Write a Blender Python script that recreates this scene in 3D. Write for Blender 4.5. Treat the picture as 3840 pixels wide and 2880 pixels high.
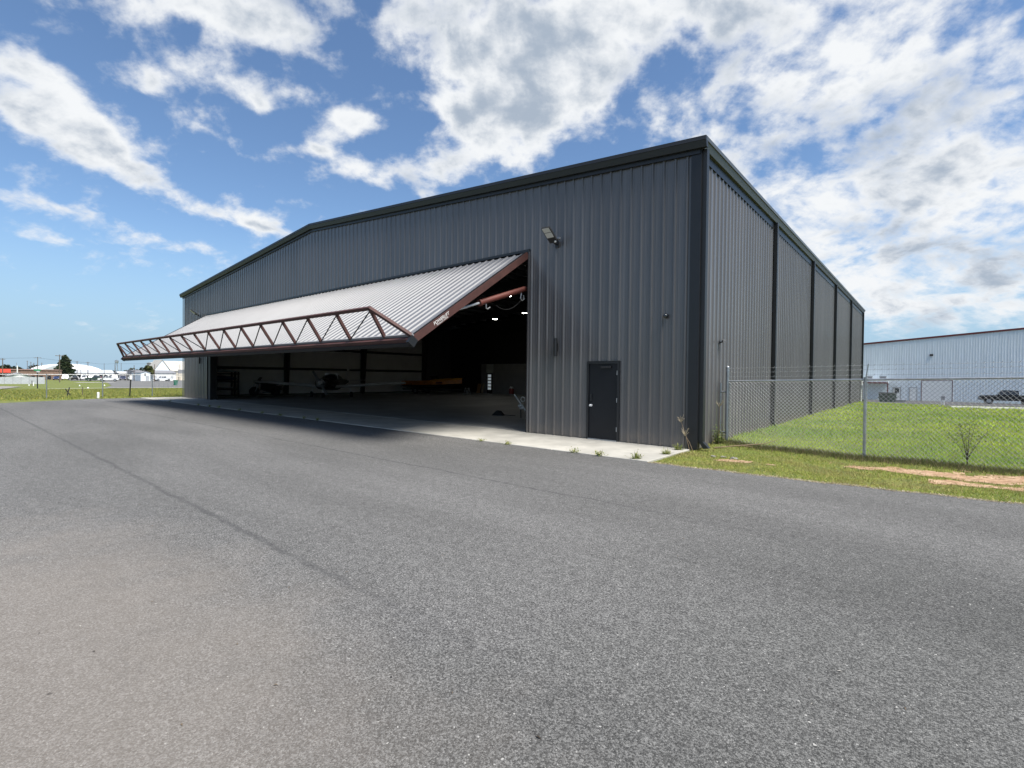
import bpy, bmesh, math, random
import numpy as np
from mathutils import Vector, Matrix

random.seed(7)
rng = np.random.default_rng(7)
scene = bpy.context.scene
for o in list(bpy.data.objects):
    bpy.data.objects.remove(o)
COL = scene.collection
PI = math.pi

# ------------------------------------------------------------------ camera
EYE = Vector((4.379, -12.2145, 1.7499))
YAW, PITCH, ROLL = math.radians(-40.1965), math.radians(-0.7846), math.radians(0.6286)
fwd = Vector((math.sin(YAW) * math.cos(PITCH), math.cos(YAW) * math.cos(PITCH), math.sin(PITCH)))
r0 = Vector((math.cos(YAW), -math.sin(YAW), 0))
u0 = r0.cross(fwd)
rt = math.cos(ROLL) * r0 + math.sin(ROLL) * u0
up = -math.sin(ROLL) * r0 + math.cos(ROLL) * u0
cam_data = bpy.data.cameras.new('camera')
cam_data.sensor_width = 36.0
cam_data.lens = 36.0 * 1856.47 / 3840.0
cam_data.clip_start = 0.1
cam_data.clip_end = 5000
cam = bpy.data.objects.new('camera', cam_data)
M = Matrix((rt, up, -fwd)).transposed().to_4x4()
M.translation = EYE
cam.matrix_world = M
COL.objects.link(cam)
scene.camera = cam

# ------------------------------------------------------------------ light
SUN = Vector((0.56, -0.015, 1.0)).normalized()          # direction towards the sun
SUN_EL = math.asin(SUN.z)
SUN_AZ = math.atan2(SUN.x, SUN.y)                      # from +Y, clockwise
sun_data = bpy.data.lights.new('sun', 'SUN')
sun_data.energy = 4.5
sun_data.angle = math.radians(31)
sun_data.color = (1.0, 0.955, 0.88)
sun = bpy.data.objects.new('sun', sun_data)
sun.rotation_euler = (-SUN).to_track_quat('-Z', 'Y').to_euler()
COL.objects.link(sun)

world = bpy.data.worlds.new('World')
scene.world = world
world.use_nodes = True
SKY_STRENGTH = 0.088
WHITE = (6.2, 6.35, 6.5)
HORIZON = (2.5, 3.75, 5.0)
GREY = (2.75, 3.25, 3.95)


class NT:
    """small wrapper for building node trees"""
    def __init__(s, tree):
        s.t = tree
        s.n = tree.nodes
        s.l = tree.links

    def node(s, kind, **kw):
        nd = s.n.new(kind)
        for k, v in kw.items():
            setattr(nd, k, v)
        return nd

    def link(s, a, b):
        s.l.new(a, b)

    def inp(s, sock, v):
        if isinstance(v, bpy.types.NodeSocket):
            s.l.new(v, sock)
        else:
            sock.default_value = v

    def math(s, op, a, b=0.0, c=None, clamp=False):
        nd = s.n.new('ShaderNodeMath')
        nd.operation = op
        nd.use_clamp = clamp
        s.inp(nd.inputs[0], a)
        s.inp(nd.inputs[1], b)
        if c is not None:
            s.inp(nd.inputs[2], c)
        return nd.outputs[0]

    def sstep(s, v, lo, hi, a=0.0, b=1.0):
        nd = s.n.new('ShaderNodeMapRange')
        nd.interpolation_type = 'SMOOTHSTEP'
        s.inp(nd.inputs[0], v)
        for i, x in enumerate((lo, hi, a, b)):
            nd.inputs[1 + i].default_value = x
        return nd.outputs[0]

    def mix(s, f, a, b):
        nd = s.n.new('ShaderNodeMix')
        nd.data_type = 'RGBA'
        s.inp(nd.inputs[0], f)
        for k, v in ((6, a), (7, b)):
            if isinstance(v, bpy.types.NodeSocket):
                s.l.new(v, nd.inputs[k])
            else:
                nd.inputs[k].default_value = (v[0], v[1], v[2], 1)
        return nd.outputs[2]

    def noise(s, vec, scale, detail=4, rough=0.55, dist=0.0):
        nd = s.n.new('ShaderNodeTexNoise')
        nd.inputs['Scale'].default_value = scale
        nd.inputs['Detail'].default_value = detail
        nd.inputs['Roughness'].default_value = rough
        nd.inputs['Distortion'].default_value = dist
        if vec is not None:
            s.l.new(vec, nd.inputs['Vector'])
        return nd.outputs['Fac']

    def xyz(s, x, y, z):
        nd = s.n.new('ShaderNodeCombineXYZ')
        for i, v in enumerate((x, y, z)):
            s.inp(nd.inputs[i], v)
        return nd.outputs[0]


def build_world():
    w = NT(world.node_tree)
    w.n.clear()
    out = w.node('ShaderNodeOutputWorld')
    bg = w.node('ShaderNodeBackground')
    bg.inputs['Strength'].default_value = SKY_STRENGTH
    w.link(bg.outputs[0], out.inputs[0])
    sky = w.node('ShaderNodeTexSky')
    sky.sky_type = 'NISHITA'
    sky.sun_disc = False
    sky.sun_elevation = SUN_EL
    sky.sun_rotation = SUN_AZ
    sky.air_density = 1.0
    sky.dust_density = 0.3
    sky.ozone_density = 2.0
    tc = w.node('ShaderNodeTexCoord')
    sep = w.node('ShaderNodeSeparateXYZ')
    w.link(tc.outputs['Generated'], sep.inputs[0])
    dx, dy, dz = sep.outputs
    # the cloud layer: a flat sheet high above, seen in perspective; axes turned so that V runs north-west
    ca, sa = math.cos(YAW), math.sin(YAW)
    ri = w.math('ADD', w.math('MULTIPLY', dx, ca), w.math('MULTIPLY', dy, -sa))
    fo = w.math('ADD', w.math('MULTIPLY', dx, sa), w.math('MULTIPLY', dy, ca))
    zz = w.math('ADD', w.math('MAXIMUM', dz, 0.0), 0.05)
    U = w.math('DIVIDE', ri, zz)
    V = w.math('DIVIDE', fo, zz)
    P = w.xyz(U, V, 0.0)
    warp = w.noise(P, 1.3, 3, 0.5)
    wv = w.math('MULTIPLY', w.math('SUBTRACT', warp, 0.5), 0.5)
    U2 = w.math('ADD', U, wv)
    V2 = w.math('ADD', V, w.math('MULTIPLY', wv, -0.8))
    za = w.math('ADD', w.math('MAXIMUM', dz, 0.0), 0.50)
    P2 = w.xyz(w.math('MULTIPLY_ADD', wv, 0.2, w.math('DIVIDE', ri, za)), w.math('DIVIDE', fo, za), 0.0)

    def blob(cu, cv, qa, qb, qc, amp):
        a = w.math('SUBTRACT', U2, cu)
        b = w.math('SUBTRACT', V2, cv)
        e = w.math('MULTIPLY', w.math('MULTIPLY', a, a), qa)
        e = w.math('MULTIPLY_ADD', w.math('MULTIPLY', a, b), qb, e)
        e = w.math('MULTIPLY_ADD', w.math('MULTIPLY', b, b), qc, e)
        return w.math('MULTIPLY', w.math('POWER', 2.718, w.math('MULTIPLY', e, -1.0)), amp)

    total = None
    for args in BLOBS:
        bl = blob(*args)
        total = bl if total is None else w.math('ADD', total, bl)
    ahead = w.sstep(fo, -0.1, 0.15)
    total = w.math('ADD', w.math('MULTIPLY', total, ahead), w.math('MULTIPLY', w.math('SUBTRACT', 1.0, ahead), 0.28))
    fine = w.math('SUBTRACT', w.noise(P2, 7.5, 10, 0.6, 0.0), 0.5)
    puff = w.math('SUBTRACT', w.noise(P2, 17.0, 7, 0.58, 0.0), 0.5)
    dens = w.math('MULTIPLY_ADD', fine, 1.9, total)
    dens = w.math('MULTIPLY_ADD', puff, 1.7, dens)
    alpha = w.sstep(dens, 0.13, 0.92)
    under = w.math('SUBTRACT', w.noise(P2, 5.2, 6, 0.55), 0.5)
    thick = w.sstep(w.math('MULTIPLY_ADD', under, 3.2, w.math('MULTIPLY', dens, 0.9)), 0.56, 1.5)
    white = WHITE
    grey = GREY
    ccol = w.mix(thick, white, grey)
    tint = w.node('ShaderNodeMix', data_type='RGBA', blend_type='MULTIPLY')
    tint.inputs[0].default_value = 1.0
    w.link(sky.outputs[0], tint.inputs[6])
    tint.inputs[7].default_value = SKY_TINT
    skyc = w.mix(w.sstep(dz, 0.0, 0.26, 0.92, 0.0), tint.outputs[2], HORIZON)
    fade = w.sstep(dz, 0.012, 0.11, 0.0, 1.0)
    col = w.mix(w.math('MULTIPLY', alpha, fade), skyc, ccol)
    w.link(col, bg.inputs['Color'])


# cloud banks on that sheet: centre U, V, radii, turn, amount
BLOBS = [
    (0.04649, 1.33, 12.42, -0.3916, 20.45, 1.05),
    (0.01516, 1.582, 15.03, -10.89, 17.95, 0.8),
    (-0.137, 1.975, 15.09, 23.97, 17.95, 0.9),
    (-0.2491, 1.719, 100.4, -29.43, 67.09, 0.95),
    (0.4151, 1.266, 12.48, -5.347, 51.98, 0.55),
    (-0.2965, 1.278, 161.8, -18.28, 124.1, 0.5),
    (-1.6, 1.68, 40.14, 25.71, 14.19, 0.95),
    (-1.633, 2.091, 58.54, 39.68, 13.93, 0.8),
    (-1.612, 2.431, 189.2, 130.6, 46.07, 0.45),
    (-1.431, 1.431, 209.6, 144.7, 97.48, 0.5),
    (-1.765, 2.061, 116.7, 122.7, 135.2, 0.5),
    (-0.9733, 1.327, 101.4, 18.1, 67.54, 0.5),
    (-0.733, 1.303, 45.67, -2.249, 76.9, 0.8),
    (-1.109, 1.512, 150.2, 121.6, 106.9, 0.75),
    (-0.9024, 1.491, 88.4, 18.81, 112.3, 0.75),
    (-0.6666, 1.352, 165.0, -40.31, 197.6, 0.45),
    (-0.8609, 1.256, 55.82, 63.84, 398.1, 0.4),
    (-0.5145, 1.278, 312.6, -9.307, 244.1, 0.6),
    (-0.59, 1.777, 214.5, 14.5, 129.9, 1.0),
    (-0.7035, 1.905, 324.2, 75.96, 168.5, 0.9),
    (-0.806, 1.618, 474.1, 239.8, 201.2, 0.8),
    (-0.6628, 2.138, 119.0, 0.4162, 20.11, 0.7),
    (-1.113, 1.778, 239.5, -345.0, 350.2, 0.5),
    (-1.466, 2.611, 23.9, -6.177, 24.3, 0.52),
    (-1.364, 2.774, 34.31, -19.97, 27.13, 0.5),
    (-2.113, 3.212, 10.74, -4.496, 7.831, 0.48),
    (-2.371, 2.46, 30.23, -4.95, 23.18, 0.55),
    (-2.835, 2.926, 52.39, -4.087, 24.68, 0.4),
    (-2.723, 3.325, 16.46, -5.23, 15.28, 0.32),
    (-1.345, 2.861, 33.15, 0.9235, 24.13, 0.3),
    (0.914, 1.763, 2.928, -2.948, 2.045, 0.38),
    (1.477, 1.76, 4.513, -7.55, 4.149, 0.42),
    (1.831, 2.488, 2.342, 1.043, 3.116, 0.42),
    (2.834, 3.352, 0.9263, -0.2112, 1.107, 0.62),
    (1.858, 2.016, 11.17, -8.154, 23.37, 0.4),
    (4.097, 4.292, 0.8811, 0.02894, 1.226, 0.5),
    (2.216, 3.835, 5.645, -9.427, 4.447, 0.4),
    (0.9567, 1.533, 16.56, -20.03, 15.91, 0.2),
    (4.866, 5.735, 0.2303, -0.2623, 0.3194, 0.35),
    (0.9296, 2.248, 22.4, -24.02, 11.0, 0.3),
    (0.4287, 1.494, 208.6, -197.3, 102.3, -0.5),
    (0.4166, 1.312, 324.4, -493.5, 353.4, -0.5),
    (0.5704, 1.552, 404.0, -286.0, 284.5, -0.35),
    (0.794, 1.671, 256.1, -574.2, 432.1, -0.3),
    (1.168, 1.897, 143.1, 21.32, 78.34, -0.35),
    (0.954, 1.348, 238.6, -332.3, 243.2, -0.35),
    (1.114, 2.078, 55.22, 6.162, 25.85, -0.3),
    (0.726, 1.884, 319.4, -120.2, 155.6, -0.3),
    (0.2637, 1.828, 166.3, 69.04, 43.99, -0.35),
]
SKY_TINT = (0.88, 0.98, 1.06, 1)
build_world()

scene.view_settings.view_transform = 'Standard'
scene.view_settings.look = 'None'
scene.view_settings.gamma = 1.0
scene.view_settings.use_curve_mapping = False
scene.view_settings.exposure = 0.75
scene.cycles.max_bounces = 8
scene.cycles.diffuse_bounces = 4
scene.cycles.glossy_bounces = 4
scene.cycles.transmission_bounces = 4
scene.cycles.transparent_max_bounces = 8
scene.cycles.caustics_reflective = False
scene.cycles.caustics_refractive = False
scene.cycles.use_denoising = True


# ------------------------------------------------------------------ materials
def mat(name, col, rough=0.6, metal=0.0, var=0.12, scale=3.0, bump=0.0, bscale=60.0, spec=0.5, stretch=None, emit=None, coord='Object'):
    m = bpy.data.materials.new(name)
    m.use_nodes = True
    t = NT(m.node_tree)
    b = t.n['Principled BSDF']
    b.inputs['Roughness'].default_value = rough
    b.inputs['Metallic'].default_value = metal
    b.inputs['Specular IOR Level'].default_value = spec
    if emit:
        b.inputs['Base Color'].default_value = (*col, 1)
        b.inputs['Emission Color'].default_value = (*col, 1)
        b.inputs['Emission Strength'].default_value = emit
        return m
    tc = t.node('ShaderNodeTexCoord')
    vec = tc.outputs[coord]
    if stretch:
        mp = t.node('ShaderNodeMapping')
        mp.inputs['Scale'].default_value = stretch
        t.link(vec, mp.inputs[0])
        vec = mp.outputs[0]
    n = t.noise(vec, scale, 5, 0.6)
    lo = tuple(c * (1 - var) for c in col)
    hi = tuple(min(1, c * (1 + var)) for c in col)
    t.link(t.mix(t.sstep(n, 0.3, 0.7), lo, hi), b.inputs['Base Color'])
    if bump:
        bn = t.node('ShaderNodeBump')
        bn.inputs['Strength'].default_value = bump
        bn.inputs['Distance'].default_value = 0.02
        t.link(t.noise(tc.outputs[coord], bscale, 4, 0.6), bn.inputs['Height'])
        t.link(bn.outputs[0], b.inputs['Normal'])
    return m


def mat_asphalt():
    m = bpy.data.materials.new('asphalt')
    m.use_nodes = True
    t = NT(m.node_tree)
    b = t.n['Principled BSDF']
    b.inputs['Roughness'].default_value = 0.85
    b.inputs['Specular IOR Level'].default_value = 0.35
    tc = t.node('ShaderNodeTexCoord')
    P = tc.outputs['Object']
    sep = t.node('ShaderNodeSeparateXYZ')
    t.link(P, sep.inputs[0])
    x, y, _ = sep.outputs
    vor = t.node('ShaderNodeTexVoronoi')
    vor.inputs['Scale'].default_value = 130
    t.link(P, vor.inputs['Vector'])
    vsep = t.node('ShaderNodeSeparateColor')
    t.link(vor.outputs['Color'], vsep.inputs[0])
    grain = vsep.outputs[0]                       # one value for each stone
    fine = t.noise(P, 55, 4, 0.7)
    mid = t.noise(P, 9, 3, 0.6)
    # broad mottling: a wide worn tone, streaked along the paving lanes
    mp = t.node('ShaderNodeMapping')
    mp.inputs['Scale'].default_value = (0.25, 1.0, 1.0)
    t.link(P, mp.inputs[0])
    wide = t.noise(mp.outputs[0], 0.45, 5, 0.6)
    base = t.mix(t.sstep(wide, 0.3, 0.7), (0.108, 0.106, 0.102), (0.152, 0.149, 0.144))
    stones = t.mix(t.sstep(grain, 0.1, 0.95), (0.45, 0.45, 0.45), (1.5, 1.5, 1.5))

    def mul(a, c, f=1.0):
        nd = t.node('ShaderNodeMix', data_type='RGBA', blend_type='MULTIPLY')
        nd.inputs[0].default_value = f
        t.link(a, nd.inputs[6])
        t.inp(nd.inputs[7], c)
        return nd.outputs[2]
    col = mul(base, stones, 0.95)
    col = mul(col, t.mix(t.sstep(fine, 0.32, 0.68), (0.64, 0.64, 0.64), (1.36, 1.36, 1.36)))
    col = mul(col, t.mix(t.sstep(mid, 0.3, 0.7), (0.88, 0.88, 0.88), (1.12, 1.12, 1.12)))
    newer = t.sstep(t.math('ADD', x, t.math('MULTIPLY', wide, 3.0)), 2.5, 6.5, 0.0, 1.0)
    newer = t.math('MULTIPLY', newer, t.sstep(y, -7.0, -5.0, 1.0, 0.25))
    col = mul(col, t.mix(newer, (1.0, 1.0, 1.0), (0.70, 0.71, 0.70)))
    # pits between stones
    pit = t.sstep(t.noise(P, 60, 2, 0.5), 0.60, 0.70, 0.0, 0.6)
    col = t.mix(pit, col, (0.022, 0.022, 0.023))
    # pale chips
    chips = t.sstep(t.noise(P, 38, 1, 0.5), 0.735, 0.76, 0.0, 0.7)
    col = t.mix(chips, col, (0.50, 0.49, 0.46))
    # tan tone over the near left corner of the apron
    ddx = t.math('SUBTRACT', x, 0.2)
    ddy = t.math('SUBTRACT', y, -11.9)
    d2 = t.math('SQRT', t.math('ADD', t.math('MULTIPLY', t.math('MULTIPLY', ddx, ddx), 0.12), t.math('MULTIPLY', t.math('MULTIPLY', ddy, ddy), 0.8)))
    dn = t.math('ADD', d2, t.math('MULTIPLY', t.math('SUBTRACT', t.noise(P, 0.9, 4, 0.6), 0.5), 1.6))
    tan_tone = t.sstep(dn, 0.4, 1.9, 0.5, 0.0)
    col = t.mix(tan_tone, col, (0.235, 0.205, 0.175))
    # paving-lane joints
    wob = t.math('MULTIPLY', t.math('SUBTRACT', t.noise(P, 1.1, 8, 0.75), 0.5), 0.26)
    fray = t.math('MULTIPLY', t.math('SUBTRACT', t.noise(P, 16, 5, 0.7), 0.5), 0.16)
    ends = t.sstep(x, -0.5, 2.6, 1.0, 0.2)
    for y0, wd, amt in ((-9.93, 0.06, 0.52), (-6.03, 0.042, 0.72)):
        dd = t.math('ABSOLUTE', t.math('SUBTRACT', t.math('ADD', t.math('ADD', y, wob), fray), y0))
        gaps = t.sstep(t.noise(P, 1.9, 6, 0.75), 0.30, 0.52, 0.15, 1.0)
        s = t.math('MULTIPLY', t.math('MULTIPLY', t.sstep(dd, wd * 0.15, wd, amt, 0.0), gaps), ends)
        col = t.mix(s, col, (0.045, 0.045, 0.046))
    # old damp stains and rubbed marks
    st = t.sstep(t.noise(mp.outputs[0], 1.7, 7, 0.72), 0.60, 0.74, 0.0, 0.30)
    col = t.mix(st, col, (0.062, 0.061, 0.060))
    # oil spot
    ox = t.math('SUBTRACT', x, OIL[0])
    oy = t.math('SUBTRACT', y, OIL[1])
    od = t.math('SQRT', t.math('ADD', t.math('MULTIPLY', ox, ox), t.math('MULTIPLY', t.math('MULTIPLY', oy, oy), 3.0)))
    oil = t.sstep(t.math('ADD', od, t.math('MULTIPLY', t.noise(P, 18, 3, 0.6), 0.14)), 0.05, 0.13, 0.75, 0.0)
    col = t.mix(oil, col, (0.035, 0.024, 0.016))
    t.link(col, b.inputs['Base Color'])
    bn = t.node('ShaderNodeBump')
    bn.inputs['Strength'].default_value = 0.55
    bn.inputs['Distance'].default_value = 0.012
    hgt = t.math('ADD', t.math('MULTIPLY', vor.outputs['Distance'], -0.8), t.math('MULTIPLY', fine, 0.9))
    t.link(hgt, bn.inputs['Height'])
    t.link(bn.outputs[0], b.inputs['Normal'])
    return m


OIL = (3.55, -10.72)


def mat_blend(name, cols, scales, rough=0.95, bump=0.3, bscale=25):
    """ground cover made of several colours broken up by noise at several scales"""
    m = bpy.data.materials.new(name)
    m.use_nodes = True
    t = NT(m.node_tree)
    b = t.n['Principled BSDF']
    b.inputs['Roughness'].default_value = rough
    b.inputs['Specular IOR Level'].default_value = 0.2
    tc = t.node('ShaderNodeTexCoord')
    P = tc.outputs['Object']
    col = None
    for i, c in enumerate(cols):
        if col is None:
            col = c
        else:
            n = t.noise(P, scales[i - 1], 6, 0.65)
            col = t.mix(t.sstep(n, 0.38, 0.62), col, c)
    t.link(col, b.inputs['Base Color'])
    bn = t.node('ShaderNodeBump')
    bn.inputs['Strength'].default_value = bump
    bn.inputs['Distance'].default_value = 0.05
    t.link(t.noise(P, bscale, 5, 0.7), bn.inputs['Height'])
    t.link(bn.outputs[0], b.inputs['Normal'])
    return m


def mat_attr(name, rough=0.7, trans=0.0):
    """colour from the natural tint of each blade or leaf"""
    m = bpy.data.materials.new(name)
    m.use_nodes = True
    t = NT(m.node_tree)
    b = t.n['Principled BSDF']
    b.inputs['Roughness'].default_value = rough
    b.inputs['Specular IOR Level'].default_value = 0.2
    a = t.node('ShaderNodeAttribute', attribute_name='tint')
    t.link(a.outputs['Color'], b.inputs['Base Color'])
    if trans:
        tr = t.node('ShaderNodeBsdfTranslucent')
        t.link(a.outputs['Color'], tr.inputs[0])
        mx = t.node('ShaderNodeMixShader')
        mx.inputs[0].default_value = trans
        t.link(b.outputs[0], mx.inputs[1])
        t.link(tr.outputs[0], mx.inputs[2])
        t.link(mx.outputs[0], t.n['Material Output'].inputs[0])
    return m


def mat_glass(name, col=(0.02, 0.025, 0.03), rough=0.05):
    m = bpy.data.materials.new(name)
    m.use_nodes = True
    b = m.node_tree.nodes['Principled BSDF']
    b.inputs['Base Color'].default_value = (*col, 1)
    b.inputs['Roughness'].default_value = rough
    b.inputs['Specular IOR Level'].default_value = 0.8
    return m


MT = dict(
    steel=mat('charcoal_wall_steel', (0.110, 0.107, 0.108), 0.27, 0.0, 0.07, 1.2, stretch=(3, 3, 0.25), spec=0.5),
    trim=mat('dark_green_black_trim', (0.015, 0.016, 0.017), 0.45, 0.0, 0.06, 2.0, spec=0.5),
    gutter=mat('sunlit_trim_gutter', (0.070, 0.073, 0.072), 0.4, 0.0, 0.05, 2.0, spec=0.6),  # trim colour lightened to carry the sun and sky on the gutter
    black=mat('black_trim', (0.012, 0.013, 0.015), 0.4, 0, 0.1, 3),
    door_steel=mat('door_sheet_steel', (0.138, 0.142, 0.155), 0.45, 0.0, 0.05, 1.5, stretch=(1, 1, 1), spec=0.6),
    red=mat('red_oxide_primer', (0.062, 0.023, 0.019), 0.65, 0, 0.18, 4),
    red_cyl=mat('red_cylinder_paint', (0.125, 0.036, 0.027), 0.55, 0, 0.12, 4),
    chrome=mat('chrome_rod', (0.75, 0.76, 0.78), 0.3, 0.2, 0.02, 4),
    leaf_door=mat('black_door_paint', (0.009, 0.010, 0.013), 0.4, 0, 0.08, 2, spec=0.3),
    lining=mat('vinyl_lining', (0.74, 0.72, 0.68), 0.7, 0, 0.06, 0.6),
    frame=mat('dark_frame_steel', (0.018, 0.018, 0.019), 0.6, 0, 0.15, 2),
    floor=mat('sealed_concrete_floor', (0.27, 0.275, 0.27), 0.55, 0, 0.2, 0.5),
    concrete=mat('apron_concrete', (0.385, 0.37, 0.33), 0.85, 0, 0.16, 1.1, bump=0.15, bscale=70),
    curb=mat('curb_concrete', (0.62, 0.60, 0.55), 0.85, 0, 0.1, 2),
    galv=mat('galvanised_steel', (0.36, 0.38, 0.40), 0.42, 0.75, 0.15, 6),
    wire=mat('galvanised_wire', (0.30, 0.31, 0.32), 0.5, 0.6, 0.1, 6),
    white_metal=mat('white_wall_steel', (0.74, 0.79, 0.82), 0.5, 0, 0.05, 1.0, stretch=(3, 3, 0.3)),
    dark_red=mat('dark_red_trim', (0.13, 0.02, 0.02), 0.5, 0, 0.1, 2),
    white=mat('white_paint', (0.78, 0.78, 0.76), 0.5, 0, 0.05, 2),
    offwhite=mat('cream_paint', (0.62, 0.56, 0.46), 0.6, 0, 0.1, 1),
    grey=mat('grey_paint', (0.22, 0.22, 0.23), 0.6, 0, 0.1, 1),
    lgrey=mat('light_grey_siding', (0.42, 0.44, 0.46), 0.6, 0, 0.08, 1),
    brown=mat('brown_brick', (0.20, 0.13, 0.10), 0.85, 0, 0.2, 1.5),
    wood=mat('weathered_pole_wood', (0.12, 0.095, 0.075), 0.85, 0, 0.2, 2),
    rubber=mat('tyre_rubber', (0.012, 0.012, 0.012), 0.8, 0, 0.1, 5),
    bark=mat('bark', (0.06, 0.045, 0.035), 0.9, 0, 0.25, 4),
    glass=mat_glass('dark_glass'),
    gold=mat_blend('grey_gravel', [(0.24, 0.23, 0.21), (0.16, 0.155, 0.145), (0.30, 0.28, 0.25)], [0.8, 6.0]),
    lotm=mat_blend('lot_asphalt', [(0.075, 0.075, 0.077), (0.095, 0.094, 0.092)], [0.4]),
    roadm=mat_blend('road_asphalt', [(0.13, 0.13, 0.128), (0.17, 0.168, 0.16)], [0.4]),
    soil=mat_blend('bare_clay_soil', [(0.42, 0.27, 0.17), (0.50, 0.36, 0.24), (0.27, 0.17, 0.10)], [2.0, 9.0], bump=0.5, bscale=18),
    turf=mat_blend('turf', [(0.13, 0.165, 0.035), (0.19, 0.20, 0.045), (0.12, 0.14, 0.045)], [0.35, 3.5], bump=0.6, bscale=14),
    blade=mat_attr('grass_blade', 0.65, 0.3),
    leaf=mat_attr('leaf', 0.6, 0.2),
    green_sign=mat('green_sign', (0.02, 0.22, 0.09), 0.4, 0, 0.03, 2),
    green=mat('green_plastic', (0.01, 0.16, 0.09), 0.5, 0, 0.05, 2),
    dumpster=mat('dumpster_green', (0.045, 0.075, 0.05), 0.5, 0, 0.2, 3),
    orange=mat('orange_gelcoat', (0.50, 0.17, 0.02), 0.3, 0, 0.2, 2),
    redbox=mat('red_sheet', (0.75, 0.09, 0.06), 0.5, 0, 0.05, 1),
    lens=mat('lamp_lens', (0.62, 0.62, 0.60), 0.4, 0, 0.03, 5),
    bulb=mat('lit_lamp', (1.0, 0.97, 0.88), emit=22.0),
    pane=mat('frosted_lit_pane', (0.75, 0.85, 0.90), emit=0.16),
    roofbeige=mat('beige_roof', (0.42, 0.40, 0.36), 0.8, 0, 0.12, 0.8),
    dry=mat('dry_stem', (0.24, 0.17, 0.10), 0.8, 0, 0.2, 8),
    straw=mat('straw_seed', (0.30, 0.25, 0.17), 0.8, 0, 0.2, 8),
    asphalt=mat_asphalt(),
)
_t = NT(MT['steel'].node_tree)
_b = _t.n['Principled BSDF']
_src = _b.inputs['Base Color'].links[0].from_socket
_oi = _t.node('ShaderNodeObjectInfo')
_sh = _t.math('MULTIPLY_ADD', _oi.outputs['Random'], 0.16, 0.92)      # sheets differ a little from one another
_mul = _t.node('ShaderNodeMix', data_type='RGBA', blend_type='MULTIPLY')
_mul.inputs[0].default_value = 1.0
_t.link(_src, _mul.inputs[6])
_t.link(_t.xyz(_sh, _sh, _sh), _mul.inputs[7])
_tc = _t.node('ShaderNodeTexCoord')
_sp = _t.node('ShaderNodeSeparateXYZ')
_t.link(_tc.outputs['Object'], _sp.inputs[0])
_dn = _t.math('MULTIPLY_ADD', _t.noise(_tc.outputs['Object'], 3.0, 6, 0.7), 0.9, _sp.outputs[2])
_foot_tint = _t.sstep(_dn, 0.35, 0.95, 0.45, 0.0)                          # browner towards the foot of the wall, broken by noise
_t.link(_t.mix(_foot_tint, _mul.outputs[2], (0.20, 0.165, 0.13)), _b.inputs['Base Color'])
_b.inputs['Roughness'].default_value = 0.27
_b.inputs['Coat Weight'].default_value = 0.22
_b.inputs['Coat Roughness'].default_value = 0.16
CARC = {}


def car_paint(name, col, rough=0.25):
    if name not in CARC:
        CARC[name] = mat('car_paint_' + name, col, rough, 0.1, 0.02, 2, spec=0.6)
    return CARC[name]


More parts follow.
